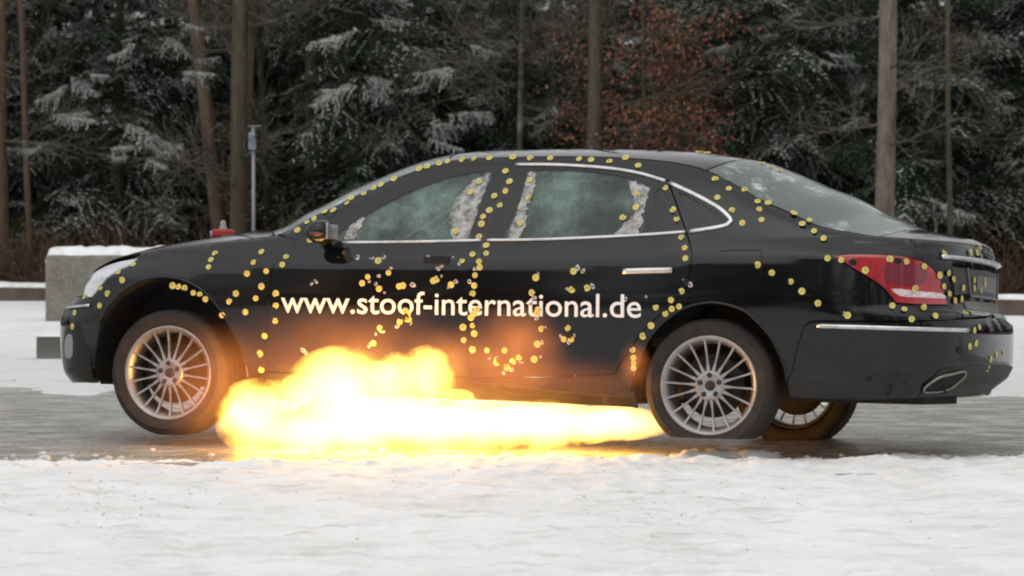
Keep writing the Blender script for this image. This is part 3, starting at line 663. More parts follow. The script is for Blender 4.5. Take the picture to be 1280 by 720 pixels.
def sheet(name,xs,ys,fz,mat,kind='structure'):
    X,Y=np.meshgrid(xs,ys,indexing='ij');Z=fz(X,Y);I=np.arange(X.size).reshape(X.shape)
    Fc=np.stack([I[:-1,:-1],I[1:,:-1],I[1:,1:],I[:-1,1:]],-1).reshape(-1,4)
    k=(Z.reshape(-1)[Fc].max(1)>-.05) if name.startswith('snow') else np.ones(len(Fc),bool)
    o=mk(name,np.stack([X,Y,Z],-1).reshape(-1,3),Fc[k],mat,smooth=True);o['kind']=kind;return o
near_e=lambda x:15.75+.035*x+.55*fbm(x*1.3,x*0+3,5,5)
far_e=lambda x:23.0-.30*x+1.2*fbm(x*.6,x*0+9,3,8)
def snow_near(X,Y):
    d=near_e(X)-Y
    h=sm01(-.9,.5,d)*.055-.030
    n=fbm(X*4,Y*3,6,1,.6)*.085+fbm(X*20,Y*12,4,2,.7)*.035
    h=h+n*(.30+.70*np.exp(-(d/.6)**2))*sm01(-1.2,0,d)+fbm(X*9,Y*4,4,17)*.040*sm01(0,.8,d)+np.clip(fbm(X*2.5,Y*1.6,4,91)-.05,-1,.05)*.055*sm01(.1,.6,d)*np.exp(-np.clip(d-1.2,0,9)/1.2)+sm01(.08,.2,fbm(X*1.6,Y*2.6,4,77))*.045*np.exp(-((d+.45)/.45)**2)+.04*np.clip(fbm(X*2.2,Y*2.2,3,31)-.12,0,1)*np.exp(-((d-.25)/.35)**2)*4
    h=np.where(d<-1.2,-.08,h)
    return np.where(Y<9,h*.5+.012,h)
def snow_far(X,Y):
    d=Y-far_e(X);h=sm01(-1.6,1.2,d)*.07-.035
    n=fbm(X*2,Y*1.2,6,11,.6)*.08
    h=h+sm01(.10,.22,fbm(X*.9,Y*.8,4,78))*.05*np.exp(-((d+1.2)/1.)**2)+n*np.exp(-(d/1.5)**2)+.03*fbm(X*.3,Y*.3,4,12)*sm01(0,4,d)
    return np.where(d<-2,-.08,h)
xs=axis_([(-60,-20,4),(-20,-6,.8),(-6,-3.4,.12),(-3.4,3.4,.022),(3.4,6,.12),(6,20,.8),(20,60,4)])
sheet('snow_field_near',xs,axis_([(-40,6,4),(6,9,.5),(9,10,.1),(10,17.6,.03)]),snow_near,M['snow'])
xs=axis_([(-150,-30,8),(-30,-8,.8),(-8,8,.06),(8,30,.8),(30,150,8)])
def kerby(x): return 46.4-.62*x   # kerb line: 52 m away at the left edge of the view, nearer at the right
sheet('snow_field_far',xs,axis_([(14,19,.2),(19,28,.06),(28,46,.25),(46,60,1),(60,140,8)]),lambda X,Y:np.where(Y>kerby(X)-.05,-.02,snow_far(X,Y)),M['snow'])
# wet slushy lane and the ground below everything
m=bpy.data.materials.new('wet slushy asphalt');m.use_nodes=True;t=m.node_tree;b=t.nodes['Principled BSDF'];tc=t.nodes.new('ShaderNodeTexCoord')
def nz(scale,st,det=7,ro=.65):
    mp=t.nodes.new('ShaderNodeMapping');mp.inputs['Scale'].default_value=st;t.links.new(tc.outputs['Object'],mp.inputs[0]);n=t.nodes.new('ShaderNodeTexNoise');n.inputs['Scale'].default_value=scale;n.inputs['Detail'].default_value=det;n.inputs['Roughness'].default_value=ro;t.links.new(mp.outputs[0],n.inputs['Vector']);return n.outputs[0]
def rg(src,a,b_,c=0,d=1):
    r=t.nodes.new('ShaderNodeMapRange');r.inputs[1].default_value=a;r.inputs[2].default_value=b_;r.inputs[3].default_value=c;r.inputs[4].default_value=d;t.links.new(src,r.inputs[0]);return r.outputs[0]
def mix(f,a,b_):
    x=t.nodes.new('ShaderNodeMix');x.data_type='RGBA';t.links.new(f,x.inputs[0])
    for i,c in((6,a),(7,b_)):
        if isinstance(c,tuple):x.inputs[i].default_value=(*c,1)
        else:t.links.new(c,x.inputs[i])
    return x.outputs[2]
n1=nz(.9,(.6,1,1));n2=nz(4,(.7,1,1));n3=nz(22,(.8,1,1))
c1=mix(rg(n1,.36,.66),(.27,.26,.23),(.42,.41,.375));c2=mix(rg(n2,.52,.68),c1,(.47,.46,.43));c3=mix(rg(n3,.60,.75),c2,(.20,.18,.155))
t.links.new(c3,b.inputs['Base Color']);t.links.new(rg(n2,.4,.65,.12,.5),b.inputs['Roughness'])
bp=t.nodes.new('ShaderNodeBump');bp.inputs['Strength'].default_value=.5;bp.inputs['Distance'].default_value=.02;t.links.new(n2,bp.inputs['Height']);t.links.new(bp.outputs[0],b.inputs['Normal'])
M['lane']=m
sheet('road_lane',axis_([(-300,-12,24),(-12,12,.25),(12,300,24)]),axis_([(-60,12,6),(12,30,.25),(30,47,2),(47,400,30)]),lambda X,Y:fbm(X*.7,Y*.7,3,21)*.006-.001,M['lane'])
m=mat('forest floor',(.075,.05,.032),.95,noise=[((.13,.085,.05),2.5,.4,.7,(1,1,1)),((.45,.45,.44),1.1,.60,.68,(1,1,1))],bump=(6,.7,.06));M['floor']=m
sheet('forest_floor',axis_([(-150,-20,10),(-20,20,.4),(20,150,10)]),axis_([(34,44,.5),(44,60,.4),(60,200,10)]),lambda X,Y:np.where(Y>kerby(X)+.2,.05+.10*fbm(X*.8,Y*.8,4,41)+.02*np.clip(Y-50,0,30)*.6,-.06),M['floor'])
# slush lumps lying along the edge of the lane
b=MB()
for i in range(420):
    x=rnd.uniform(-3.6,3.6);y=float(near_e(np.array([x]))[0])+rnd.gauss(.12,.30);r=rnd.uniform(.004,.016)*(1 if rnd.random()<.93 else 1.9)
    V=[];n=7
    for j,(h,k) in enumerate(((0,1),(.5,.85),(.8,.45))):
        for q in range(n):V.append((x+r*k*1.5*math.cos(q*6.283/n)*rnd.uniform(.5,1.5),y+r*k*math.sin(q*6.283/n)*rnd.uniform(.75,1.25),h*r-.004))
    V.append((x,y,r*.85));b.add(V,[(j*n+q,j*n+(q+1)%n,(j+1)*n+(q+1)%n,(j+1)*n+q) for j in range(2) for q in range(n)]+[(2*n+q,2*n+(q+1)%n,3*n) for q in range(n)],0,True)
o=b.obj('slush_lumps',M['slush']);setp(o,'small dirty lumps of slush along the edge of the wet lane','slush',kind='stuff')
b=MB()
for i in range(200):
    c_=rnd.random()
    if c_<.45:p=ground(rnd.gauss(150,75),rnd.gauss(632,17))
    elif c_<.75:p=ground(rnd.gauss(850,90),rnd.gauss(640,12))
    else:p=ground(rnd.uniform(0,1280),rnd.uniform(590,700))
    if p[1]>15.6:continue
    z=float(snow_near(np.array([p[0]]),np.array([p[1]]))[0]);r=rnd.uniform(.002,.006);a=rnd.random()*3
    b.add([(p[0]+r*1.6*math.cos(a+q*1.57)*rnd.uniform(.6,1.2),p[1]+r*1.6*math.sin(a+q*1.57),z+.001) for q in range(4)]+[(p[0],p[1],z+r*.8)],[(q,(q+1)%4,4) for q in range(4)])
o=b.obj('debris',M['debris']);setp(o,'tiny brown and yellow crumbs scattered on the near snow','debris',kind='stuff')
# ---------------------------------------------------------------- kerb, concrete block, timber, pole, red box
b=MB();P0=np.array([-14,kerby(-14.)]);P1=np.array([10.,kerby(10.)])
b=MB();sb=MB();L=np.linalg.norm(P1-P0);d=(P1-P0)/L;ang=math.atan2(d[1],d[0])
kroot=empty('edging_beam',(P0[0],P0[1],0));kroot.rotation_euler=(0,0,ang);setp(kroot,'long low brown edging beam under a strip of snow, between snow field and woods','edging')
n_=14
for i in range(n_):
    b=MB();b.box((0,0,0),(L/n_-.012,.22,.25),bev=.012);o=b.obj('edging_block',M['edging'],kroot);o.location=((i+.5)*L/n_,0,.125)
n=260;V=[];ss=np.linspace(0,L,n)
for i,s in enumerate(ss):
    h=.05+.05*float(fbm(np.array(s*1.4),np.array(2.),4,51)+.5);w=.14+.05*float(fbm(np.array(s*2.),np.array(5.),3,52))
    V+=[(s,-w*.85,.252),(s,-w*.9,.25+h*.6),(s,-w*.3,.25+h),(s,w*.4,.25+h),(s,w,.25+h*.5),(s,w,.252)]
o=mk('snow_cap',V,[(i*6+j,(i+1)*6+j,(i+1)*6+j+1,i*6+j+1) for i in range(n-1) for j in range(5)],M['snow'],kroot,smooth=True)
def snowcap(w,d_,z,parent,seed,th=.06,res=.04,droop=.03):
    xs=np.linspace(-w/2,w/2,max(6,int(w/res)));ys=np.linspace(-d_/2,d_/2,max(5,int(d_/res)))
    X,Y=np.meshgrid(xs,ys,indexing='ij');e=np.minimum(np.minimum(w/2-abs(X),d_/2-abs(Y))/.06,1)
    Z=z+.003+(th+fbm(X*5,Y*5,4,seed)*th*1.1)*np.sqrt(np.clip(e,0,1))
    dr=(e<=0)*droop*np.clip(fbm(X*7,Y*7,3,seed+3)+.4,0,1)*1.6
    X=X*(1+.02*(e<=0));Y=Y*(1+.02*(e<=0));Z=Z-dr
    I=np.arange(X.size).reshape(X.shape);Fc=np.stack([I[:-1,:-1],I[1:,:-1],I[1:,1:],I[:-1,1:]],-1).reshape(-1,4)
    return mk('snow_cap',np.stack([X,Y,Z],-1).reshape(-1,3),Fc,M['snow'],parent,smooth=True)
D=39.5;x0=(56-640)/F*D;cb=empty('concrete_block',(x0+.78,D+.45,0));setp(cb,'large weathered concrete block topped with snow beyond the front of the car','concrete block')
b=MB();b.box((0,0,.44),(1.56,.9,.88),bev=.05);b.obj('block_body',M['concrete'],cb)
snowcap(1.52,.86,.875,cb,61,.085,.03,.10)
D=27.8;x0=(45-640)/F*D;tb=empty('timber_baulk',(x0+.35,D+.2,0));tb.rotation_euler=(0,0,-.04);setp(tb,'short dark timber baulk lying on the snow in front of the bumper','timber')
b=MB();b.box((0,0,.115),(.70,.35,.23),bev=.01);b.obj('beam',M['timber'],tb);snowcap(.66,.32,.225,tb,71,.025,.03,.02)
D=50;px=(317-640)/F*D;pl_=empty('sign_post',(px,D,0));setp(pl_,'slim galvanised post with small grey box near its top, at the wood edge','post')
b=MB();b.tube([(0,0,0),(0,0,2.85)],.028,n=12);b.obj('pole',M['pole'],pl_)
b=MB();b.box((-.01,-.05,2.62),(.12,.10,.28),bev=.02);b.obj('junction_box',M['pole'],pl_)
b=MB();b.box((.02,0,2.86),(.22,.04,.02),bev=.006);b.obj('cross_bar',M['pole'],pl_)
b=MB();b.box((-.01,-.104,2.62),(.08,.004,.2));b.obj('blue_face',mat('faded blue',(.16,.19,.27),.5),pl_)
rp=O+R@loc(279,297,-.05);rb=empty('red_flag_box',rp);setp(rb,'small red box with grey knob standing on the bonnet','red box')
b=MB();b.box((0,0,.026),(.120,.10,.045),bev=.012);b.obj('box_body',M['redbox'],rb)
b=MB();b.lathe([(.022,.045),(.022,.060),(.015,.070),(.017,.085),(.012,.096),(0,.10)][::-1],16,axis='z').tube([(-.062,0,0),(-.066,0,.04)],.012,n=8);b.obj('knob',M['greyknob'],rb)
# ---------------------------------------------------------------- plants
def bough(seed,snowy,ntw=46,blade=.040,keep=1.):
    r=random.Random(seed);V=[];Q=[];m=[]
    def quad(a,b_,c_,d_,mm): i=len(V);V.extend([a,b_,c_,d_]);Q.append((i,i+1,i+2,i+3));m.append(mm)
    ax=lambda s:Vector((s,.04*math.sin(s*3+seed),-.16*s*s+.10*s**4))
    for k in range(9):
        a,b_=ax(k/9),ax((k+1)/9);w=.010*(1-k/9)+.002;quad(a+Vector((0,-w,0)),a+Vector((0,w,0)),b_+Vector((0,w,0)),b_+Vector((0,-w,0)),2);quad(a+Vector((0,0,-w)),a+Vector((0,0,w)),b_+Vector((0,0,w)),b_+Vector((0,0,-w)),2)
    for i in range(ntw):
        s=.10+.9*i/ntw;sd=1 if i%2 else -1
        ln=(.42*(1-s)**.75+.07)*r.uniform(.45,1.25);an=math.radians(r.uniform(30,75))*sd
        o=ax(s);dv=Vector((math.cos(an),math.sin(an),r.uniform(-.55,.10)));n=max(3,int(ln/.030))
        sn=r.random()<snowy;bend=r.uniform(-.5,.5)
        for j in range(n):
            t=j/n;c=o+dv*(ln*t)+Vector((0,0,-.35*ln*t*t))+Vector((-dv.y,dv.x,0))*(bend*ln*t*t*.5);w=.010+.006*(1-t)
            for q in range(4):
                if r.random()>keep:continue
                a2=an+r.choice((-1,1))*math.radians(r.uniform(15,70));L_=blade*r.uniform(.8,1.5)
                e=Vector((math.cos(a2),math.sin(a2),r.uniform(-.55,.25)));e*=L_;p=Vector((-math.sin(a2),math.cos(a2),r.uniform(-.6,.6)))*(.0055)
                quad(c,c+e*.5+p,c+e,c+e*.5-p,0)
            if sn and r.random()<(.3+.7*t if snowy<1 else .80):
                u=dv.normalized()*(.026 if snowy<1 else .034);p=Vector((-dv.y,dv.x,0)).normalized()*r.uniform(.009,.019)*(1-.4*t)*(1 if snowy<1 else 1.7);h=Vector((0,0,r.uniform(.006,.014)))
                quad(c-u,c+h*.6+p*0,c+u+h*.2,c+p-h*.3,1);quad(c-u,c-p-h*.3,c+u+h*.2,c+h*.6,1)
    return np.array([tuple(v) for v in V]),np.array(Q),np.array(m)
BT=[bough(1,.30),bough(2,.97),bough(3,.08),bough(4,.85,ntw=36),bough(5,.02),bough(6,.6)]
BD=[bough(11,.15,ntw=16,blade=.07,keep=.8),bough(12,.05,ntw=14,blade=.08,keep=.8)]
def crown_arrays(H,z0,spread,dens,seed,tmpl,droop=.25,top=None):
    r=random.Random(seed);Vs=[];Qs=[];ms=[];b0=0;z=z0
    while z<(top or H*.96):
        f=1-z/H;L_=max(.35,spread*f**.6*r.uniform(.7,1.15));V,Q,m=tmpl[r.randrange(len(tmpl))]
        a=r.random()*6.283;pt=droop*r.uniform(.2,1.6)*(.4+f)-.12;roll=r.uniform(-.3,.3)
        Mx=Matrix.Rotation(a,3,'Z')@Matrix.Rotation(pt,3,'Y')@Matrix.Rotation(roll,3,'X')
        A=np.array(Mx);X=(V*L_*np.array([1,r.uniform(.8,1.1),1]))@A.T+np.array([0,0,z])
        Vs.append(X);Qs.append(Q+b0);ms.append(m);b0+=len(V);z+=dens*r.uniform(.5,1.5)*(1 if z<6.5 else 2.2)
    return np.concatenate(Vs),np.concatenate(Qs),np.concatenate(ms)
def trunk_arr(H,r0,r1,lean=(0,0),seed=0,n=12,k=14,base=1.25):
    r=random.Random(seed);b=MB();P=[];Rr=[]
    for i in range(k+1):
        t=i/k;P.append((lean[0]*t*H+.03*math.sin(t*7+seed),lean[1]*t*H+.03*math.cos(t*5+seed),t*H-.15));Rr.append((r0+(r1-r0)*t)*(base if i==0 else 1)*(1+.03*r.uniform(-1,1)))
    b.tube(P,Rr,n=n,up=(1,0,0));return b
CR={}
def crown_mesh(key,*a,mats=None,**k):
    if key not in CR:
        V,Q,m=crown_arrays(*a,**k);o=mk('crown',V,Q,mats,mi=m);CR[key]=o.data;bpy.data.objects.remove(o)
    return CR[key]
NM=[M['needle'],M['treesnow'],M['twig']]
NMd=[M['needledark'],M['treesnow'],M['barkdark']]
K=[crown_mesh('a',11.5,1.4,1.9,.062,21,BT,mats=NM),crown_mesh('b',10.5,1.1,1.6,.055,22,BT,mats=NM,droop=.35),crown_mesh('c',12.5,1.6,2.1,.062,23,[BT[1],BT[3],BT[0],BT[2],BT[5]],mats=NM,droop=.4),
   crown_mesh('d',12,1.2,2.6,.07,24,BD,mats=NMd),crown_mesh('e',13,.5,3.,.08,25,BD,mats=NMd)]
GX=lambda px,D:(px-640)/F*D
def spruce(px,D,k,label,rz,sc=1,cat='tree',name='spruce_tree',tr=.11):
    t=empty(name,(GX(px,D),D,.1));setp(t,label,cat,group='snow dusted spruces at the wood edge' if cat=='tree' and name=='spruce_tree' else None)
    t.rotation_euler=(0,0,rz);t.scale=(sc,sc,sc)
    o=bpy.data.objects.new('crown',K[k]);COL.objects.link(o);o.parent=t
    trunk_arr(11,tr,.02,seed=int(px)).obj('trunk',M['barkdark'],t);return t
spruce(55,56,1,'bushy snow dusted spruce at the left edge of the picture',.4,.95)
spruce(150,54.5,0,'broad spruce with snowy drooping boughs above the concrete block',1.3)
spruce(235,56,2,'tall spruce standing behind the leaning brown trunk',2.1)
spruce(345,58,1,'spruce in the dark gap right of the slim post',3.0)
spruce(455,52,2,'large heavily snowed spruce above the front door of the car',4.1,1.05)
spruce(545,55,0,'spruce behind the thin dark trunk above the middle of the roof',5.2)
spruce(640,52,1,'low spruce with a snowy bough hanging just above the car roof',.9,.85)
spruce(700,60,2,'spruce deep in the wood left of the copper leaved beech',1.9)
spruce(835,57,0,'spruce hidden behind the copper leaved beech',2.9)
spruce(960,50,2,'dark spruce with one snowy bough left of the pale pine trunk',3.7)
spruce(1040,56,1,'narrow spruce directly behind the pale pine trunk',.2)
spruce(1165,49,0,'spruce with long snow covered boughs right of the pale pine trunk',2.45,1.05)
spruce(1270,50,2,'dark spruce at the right edge of the picture',5.6)
spruce(-60,57,0,'spruce just beyond the left side of the view',5.1)
spruce(10,56.5,2,'spruce with pale dusted boughs behind the thick dark left trunk',3.3)
spruce(590,58,2,'spruce filling the wood between the two small bare trees',1.7)
spruce(760,54,1,'dark spruce right behind the mossy grey trunk',2.2)
spruce(1105,58,2,'tall dark spruce behind the thick pale pine',4.4)
spruce(300,60,2,'dark spruce filling the gap behind the paired straight trunks',.7)
spruce(400,57,0,'spruce behind the slender upright grey trunk',2.6)
spruce(1370,53,1,'spruce just beyond the right side of the view',1.1)
# boughs with a thick load of snow, reaching out of the nearest spruce
HB=[]
for i in range(3):
    V,Q,m=bough(60+i,1.,ntw=40)
    o=mk('snowy_bough',V,Q,NM,mi=m)
    sb_=MB();rs=random.Random(i)
    HB.append(o.data);bpy.data.objects.remove(o)
_sp=[o for o in SC.objects if o.name.startswith('spruce_tree')]
for i,(u,v,L_,sd) in enumerate([(95,150,1.1,1),(190,160,1.2,1),(60,120,.8,-1),(110,100,.9,1),(250,95,1.0,1),(150,60,.9,-1),(230,50,.9,1),(400,120,1.1,-1),(420,45,1.2,-1),(480,110,1.0,1),(490,30,1.0,1),(560,165,1.2,1),(590,150,1.3,1),(545,95,.9,-1),(610,60,1.,1),(680,150,.9,-1),(905,60,1.0,-1),(950,40,.9,1),(1060,75,1.0,1),(1000,25,1.,-1),(1150,105,1.4,1),(1210,95,1.2,1),(1170,255,1.2,1),(1200,262,.9,1),(1250,45,1.2,1),(1240,120,1.,1),(1260,205,.9,-1),(1160,190,.8,1),(1060,150,.8,-1),(30,190,.8,-1),(160,190,.9,1),(205,185,1.,1)]):
    for q in range(3):
        D=47.4+rnd.random()*2.0;p=CAM+ray(u+rnd.gauss(0,14)*(q>0),v+rnd.gauss(0,9)*(q>0))*D
        t=min(_sp,key=lambda w:abs((w.location.x-p[0]))+.3*abs(w.location.y-p[1]))
        L2=L_*(rnd.uniform(.6,.85) if q==0 else rnd.uniform(.3,.6))
        o=bpy.data.objects.new('snowy_bough',HB[rnd.randrange(3)]);COL.objects.link(o);o.parent=t
        start=Vector(p)-Vector((sd*L2*.5,-.1,-.12*L2))
        a=(0 if sd>0 else math.pi)+rnd.uniform(-.9,.9)
        Mw=Matrix.Translation(start)@Matrix.Rotation(a,4,'Z')@Matrix.Rotation(rnd.uniform(-.15,.40),4,'Y')@Matrix.Rotation((.25 if sd>0 else -.25)+rnd.uniform(-.45,.45),4,'X')@Matrix.Scale(L2,4)
        Mt=Matrix.Translation(t.location)@Matrix.Rotation(t.rotation_euler.z,4,'Z')@Matrix.Scale(t.scale.x,4)
        o.matrix_local=Mt.inverted()@Mw
# single trunks
def branchy(b,p,d,L_,r,depth,rs,minr=.004,m=0):
    n=4;P=[Vector(p)];dv=Vector(d).normalized()
    for i in range(n):
        dv=(dv+Vector((rs.gauss(0,.13),rs.gauss(0,.13),rs.gauss(0.03,.10)))).normalized();P.append(P[-1]+dv*(L_/n))
    b.tube([tuple(q) for q in P],[max(minr,r*(1-.6*i/n)) for i in range(n+1)],n=4,m=m,cap=False)
    if depth<=0:return [P[-1]]
    e=[]
    for i in range(1,n+1):
        for _ in range(2 if i<n else 1):
            a=Vector((rs.gauss(0,1),rs.gauss(0,1),rs.gauss(0,.7)));nd=(dv*1.1+a.normalized()*.9).normalized()
            e+=branchy(b,P[i],nd,L_*rs.uniform(.45,.7),r*.55*(1-.4*i/n),depth-1,rs,minr,m)
    return e
def trunk_tree(name,px0,px1,wpx,D,H,matk,label,seed,branches=6,cat='tree',zb=(1.2,5.2),dep=2,len_=1.3,snow=True):
    # px0: trunk at the ground, px1: trunk at the top edge of the view
    x0,x1=GX(px0,D),GX(px1,D);hv=H0+290/F*D;lean=(x1-x0)/hv;rr=wpx/F*D/2
    t=empty(name,(x0,D,0));setp(t,label,cat)
    trunk_arr(H,rr*1.05,rr*.55,(lean,0),seed).obj('trunk',M[matk],t)
    rs=random.Random(seed);b=MB()
    for i in range(branches):
        z=rs.uniform(*zb);a=rs.random()*6.283;b=MB();branchy(b,(lean*z,0,z),(math.cos(a),math.sin(a),rs.uniform(-.25,.35)),len_*rs.uniform(.6,1.3),max(.012,rr*.16),dep,rs);b.obj('branch',M['twig'],t)
    return t
trunk_tree('bare_tree',281,246,19,51.5,12,'barkbrown','leaning red brown trunk left of the paired straight trunks',1,10)
trunk_tree('bare_tree',295,303,22,51,13,'barkgrey','straight grey brown trunk right of the leaning one, left of the slim post',2,6)
trunk_tree('bare_tree',303,318,11,51.4,12,'barkbrown','thinner trunk pressed against the right side of the straight grey brown one',3,5)
trunk_tree('bare_tree',392,388,15,54,13,'barkgrey','slender upright grey trunk left of the large snowed spruce',4,12,len_=1.8)
trunk_tree('bare_tree',582,577,15,57,13,'barkdark','dark trunk rising above the middle of the car roof',5,16,zb=(3,5.6),len_=2.0)
trunk_tree('bare_tree',736,742,18,48.3,13,'barkgrey','mossy grey trunk beside the copper leaved beech',6,8,zb=(2.6,5.8),dep=2,len_=2.2)
trunk_tree('pine_tree',1100,1109,25,45,14,'barkpale','thick pale mottled pine trunk above the rear window of the car',7,5,zb=(2.4,5),len_=1.1)
trunk_tree('bare_tree',1187,1186,7.5,46,9,'barkgrey','thin pole like trunk in front of the snowy boughs on the right',8,6,zb=(2,4.5),len_=.7)
trunk_tree('bare_tree',2,-2,26,53,10,'barkbrown','thick dark red brown trunk at the left edge of the picture',9,4)
trunk_tree('bare_tree',44,24,9,53,9,'barkbrown','thin leaning trunk near the left edge of the picture',10,5)
trunk_tree('bare_tree',337,322,9,52,9,'barkdark','thin dark trunk just right of the slim post',12,5)
trunk_tree('bare_tree',640,655,8,50,9,'twig','small bare grey tree with many fine twigs above the car roof',13,20,zb=(3.0,5.4),dep=2,len_=1.7)
trunk_tree('bare_tree',690,693,9,56,10,'barkgrey','small bare tree left of the mossy grey trunk',14,14,zb=(3.0,5.6),dep=2,len_=1.7)
trunk_tree('bare_tree',925,930,8,55,10,'barkdark','thin dark trunk right of the copper leaved beech',15,10,zb=(3,5.4))
trunk_tree('bare_tree',470,466,12,60,10,'barkdark','dark trunk hidden under the large snowed spruce',16,0)
# copper beech with dry leaves
def beech(px,D,label,seed,cz,rx,rz,nb,nl):
    t=empty('beech_tree',(GX(px,D),D,0));setp(t,label,'tree');rs=random.Random(seed)
    trunk_arr(6.5,.055,.015,seed=seed).obj('trunk',M['barkgrey'],t);b=MB();E_=[]
    for i in range(nb):
        z=cz+rs.uniform(-rz,rz);a=rs.random()*6.283;E_+=branchy(b,(0,0,max(.6,z-.2)),(math.cos(a),math.sin(a)*.7,rs.uniform(-.1,.3)),rx*rs.uniform(.5,1.0),.018,2,rs,.003)
    b.obj('branches',M['twig'],t)['kind']='stuff'
    V=np.zeros((nl*4,3));E2=np.array([tuple(e) for e in E_]);idx=NR.randint(0,len(E2),nl);c=E2[idx]+NR.randn(nl,3)*[.11,.11,.085]
    a=NR.rand(nl)*6.283;el=-.9+.8*NR.randn(nl);L_=(.05+.035*NR.rand(nl))[:,None]
    d=np.stack([np.cos(a)*np.cos(el),np.sin(a)*np.cos(el),np.sin(el)],1);p=np.cross(d,NR.randn(nl,3));p/=np.linalg.norm(p,axis=1,keepdims=True)
    V[0::4]=c;V[1::4]=c+d*L_*.5+p*L_*.30;V[2::4]=c+d*L_;V[3::4]=c+d*L_*.5-p*L_*.30
    mk('leaves',V,np.arange(nl*4).reshape(-1,4),M['leaf'],t)
beech(805,49,'young beech holding copper brown dry leaves behind the car roof',31,3.0,1.15,1.3,22,3500)
beech(880,51,'second clump of copper brown beech leaves reaching to the right',32,3.6,.9,.45,9,1000)
# undergrowth
b=MB();rs=random.Random(77)
for i in range(330):
    px=rs.uniform(-40,520) if rs.random()<.6 else rs.uniform(900,1330);D=rs.uniform(max(44,0),53);x=GX(px,D)
    if D<kerby(x)+.5:D=kerby(x)+.5+rs.random()*3;x=GX(px,D)
    for q in range(3):
        branchy(b,(x+rs.gauss(0,.15),D+rs.gauss(0,.15),.05),(rs.gauss(0,.35),rs.gauss(0,.3),1),rs.uniform(.35,1.1),.007,1,rs,.004)
o=b.obj('undergrowth',M['litter']);setp(o,'tangle of brown bare shoots along the edge of the wood','undergrowth',kind='stuff')
nl=9000;V=np.zeros((nl*4,3));px=NR.uniform(-60,1340,nl);D=48+NR.rand(nl)*7;X=(px-640)/F*D;D=np.maximum(D,kerby(X)+.3);c=np.stack([X,D,.08+np.abs(NR.randn(nl))*.22],1)
a=NR.rand(nl)*6.283;el=.3*NR.randn(nl)+.5;d=np.stack([np.cos(a)*np.cos(el),np.sin(a)*np.cos(el),np.sin(el)],1);p=np.cross(d,NR.randn(nl,3));p/=np.linalg.norm(p,axis=1,keepdims=True);L_=(.05+.09*NR.rand(nl))[:,None]
V[0::4]=c;V[1::4]=c+d*L_*.5+p*L_*.18;V[2::4]=c+d*L_;V[3::4]=c+d*L_*.5-p*L_*.18
o=mk('leaf_litter',V,np.arange(nl*4).reshape(-1,4),M['litter']);setp(o,'brown leaf litter and dead grass behind the edging beam','leaf litter',kind='stuff')
# far wood: one dark mass of conifers
def wood(name,label,pts,keys,rotx=0):
    Vs=[];Qs=[];ms=[];b0=0;rs=random.Random(hash(name)%999 if False else len(pts))
    arr=[crown_arrays(14,.4,3.0,.16,51+i,BD,top=13) for i in range(3)]
    for x,y,s in pts:
        V,Q,m=arr[rs.randrange(3)];a=rs.random()*6.28;A=np.array(Matrix.Rotation(a,3,'Z'));X=(V*s)@A.T+[x,y,0];Vs.append(X);Qs.append(Q+b0);ms.append(m);b0+=len(V)
        tb=trunk_arr(12,.13*s,.04,seed=rs.randrange(99),n=6,k=4);f=[q for q in tb.f if len(q)==4];Vs.append(np.array(tb.v)+[x,y,0]);Qs.append(np.array(f)+b0);ms.append(np.full(len(f),2));b0+=len(tb.v)
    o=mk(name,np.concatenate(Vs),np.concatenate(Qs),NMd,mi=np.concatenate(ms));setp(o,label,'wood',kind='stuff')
rs=random.Random(5)
wood('far_wood','dark mass of conifers deep behind the snow dusted spruces',[(rs.uniform(-1,1)*13,62+i*.55+rs.uniform(-1,1),rs.uniform(.9,1.3)) for i in range(64)],None)
rs=random.Random(6)
wood('wood_behind','dark conifers on the other side of the yard, mirrored in the car paint',[(-42+i*1.7+rs.uniform(-1,1),-22+rs.uniform(-5,3),rs.uniform(.9,1.35)) for i in range(52)],None)
o=bpy.data.objects['wood_behind']
for i,(x,y,a) in enumerate(((-38,62,0),(38,62,0))):
    c_=o.copy();COL.objects.link(c_);c_.name='far_wood';c_.location=(x*1.0+(-20 if x<0 else 20),y+22,0);c_['label']='dark conifers continuing the wood to the '+('left' if x<0 else 'right')
# ---------------------------------------------------------------- explosion
fire=empty('fireball');fire.matrix_world=CARM;setp(fire,'white and yellow fireball bursting out from under the black car','explosion')
EL=[]
for (u,v,y,rx,rz,ry) in [(322,521,-1.12,54,49,.28),(366,500,-1.1,36,30,.2),(385,540,-1.1,100,30,.3),(425,492,-1.12,72,60,.30),(440,532,-1.08,110,38,.34),(533,474,-1.06,36,44,.18),(488,478,-1.08,42,40,.2),(475,520,-1.08,75,55,.25),(560,530,-.85,120,38,.32),(660,527,-.72,130,34,.32),(755,528,-.68,90,23,.30)]:
    p=loc(u,v,y);EL.append((p,np.array([rx/236,ry,rz/236])))
m=bpy.data.materials.new('flame');m.use_nodes=True;t=m.node_tree;t.nodes.clear();o_=t.nodes.new('ShaderNodeOutputMaterial')
tc=t.nodes.new('ShaderNodeTexCoord');n=t.nodes.new('ShaderNodeTexNoise');n.inputs['Scale'].default_value=5;n.inputs['Detail'].default_value=8;n.inputs['Roughness'].default_value=.72;t.links.new(tc.outputs['Object'],n.inputs['Vector'])
def vm(op,a,b_):
    x=t.nodes.new('ShaderNodeVectorMath');x.operation=op
    for i,c in enumerate((a,b_)):
        if c is None:continue
        if isinstance(c,(tuple,list,np.ndarray)):x.inputs[i].default_value=tuple(c)
        else:t.links.new(c,x.inputs[i])
    return x
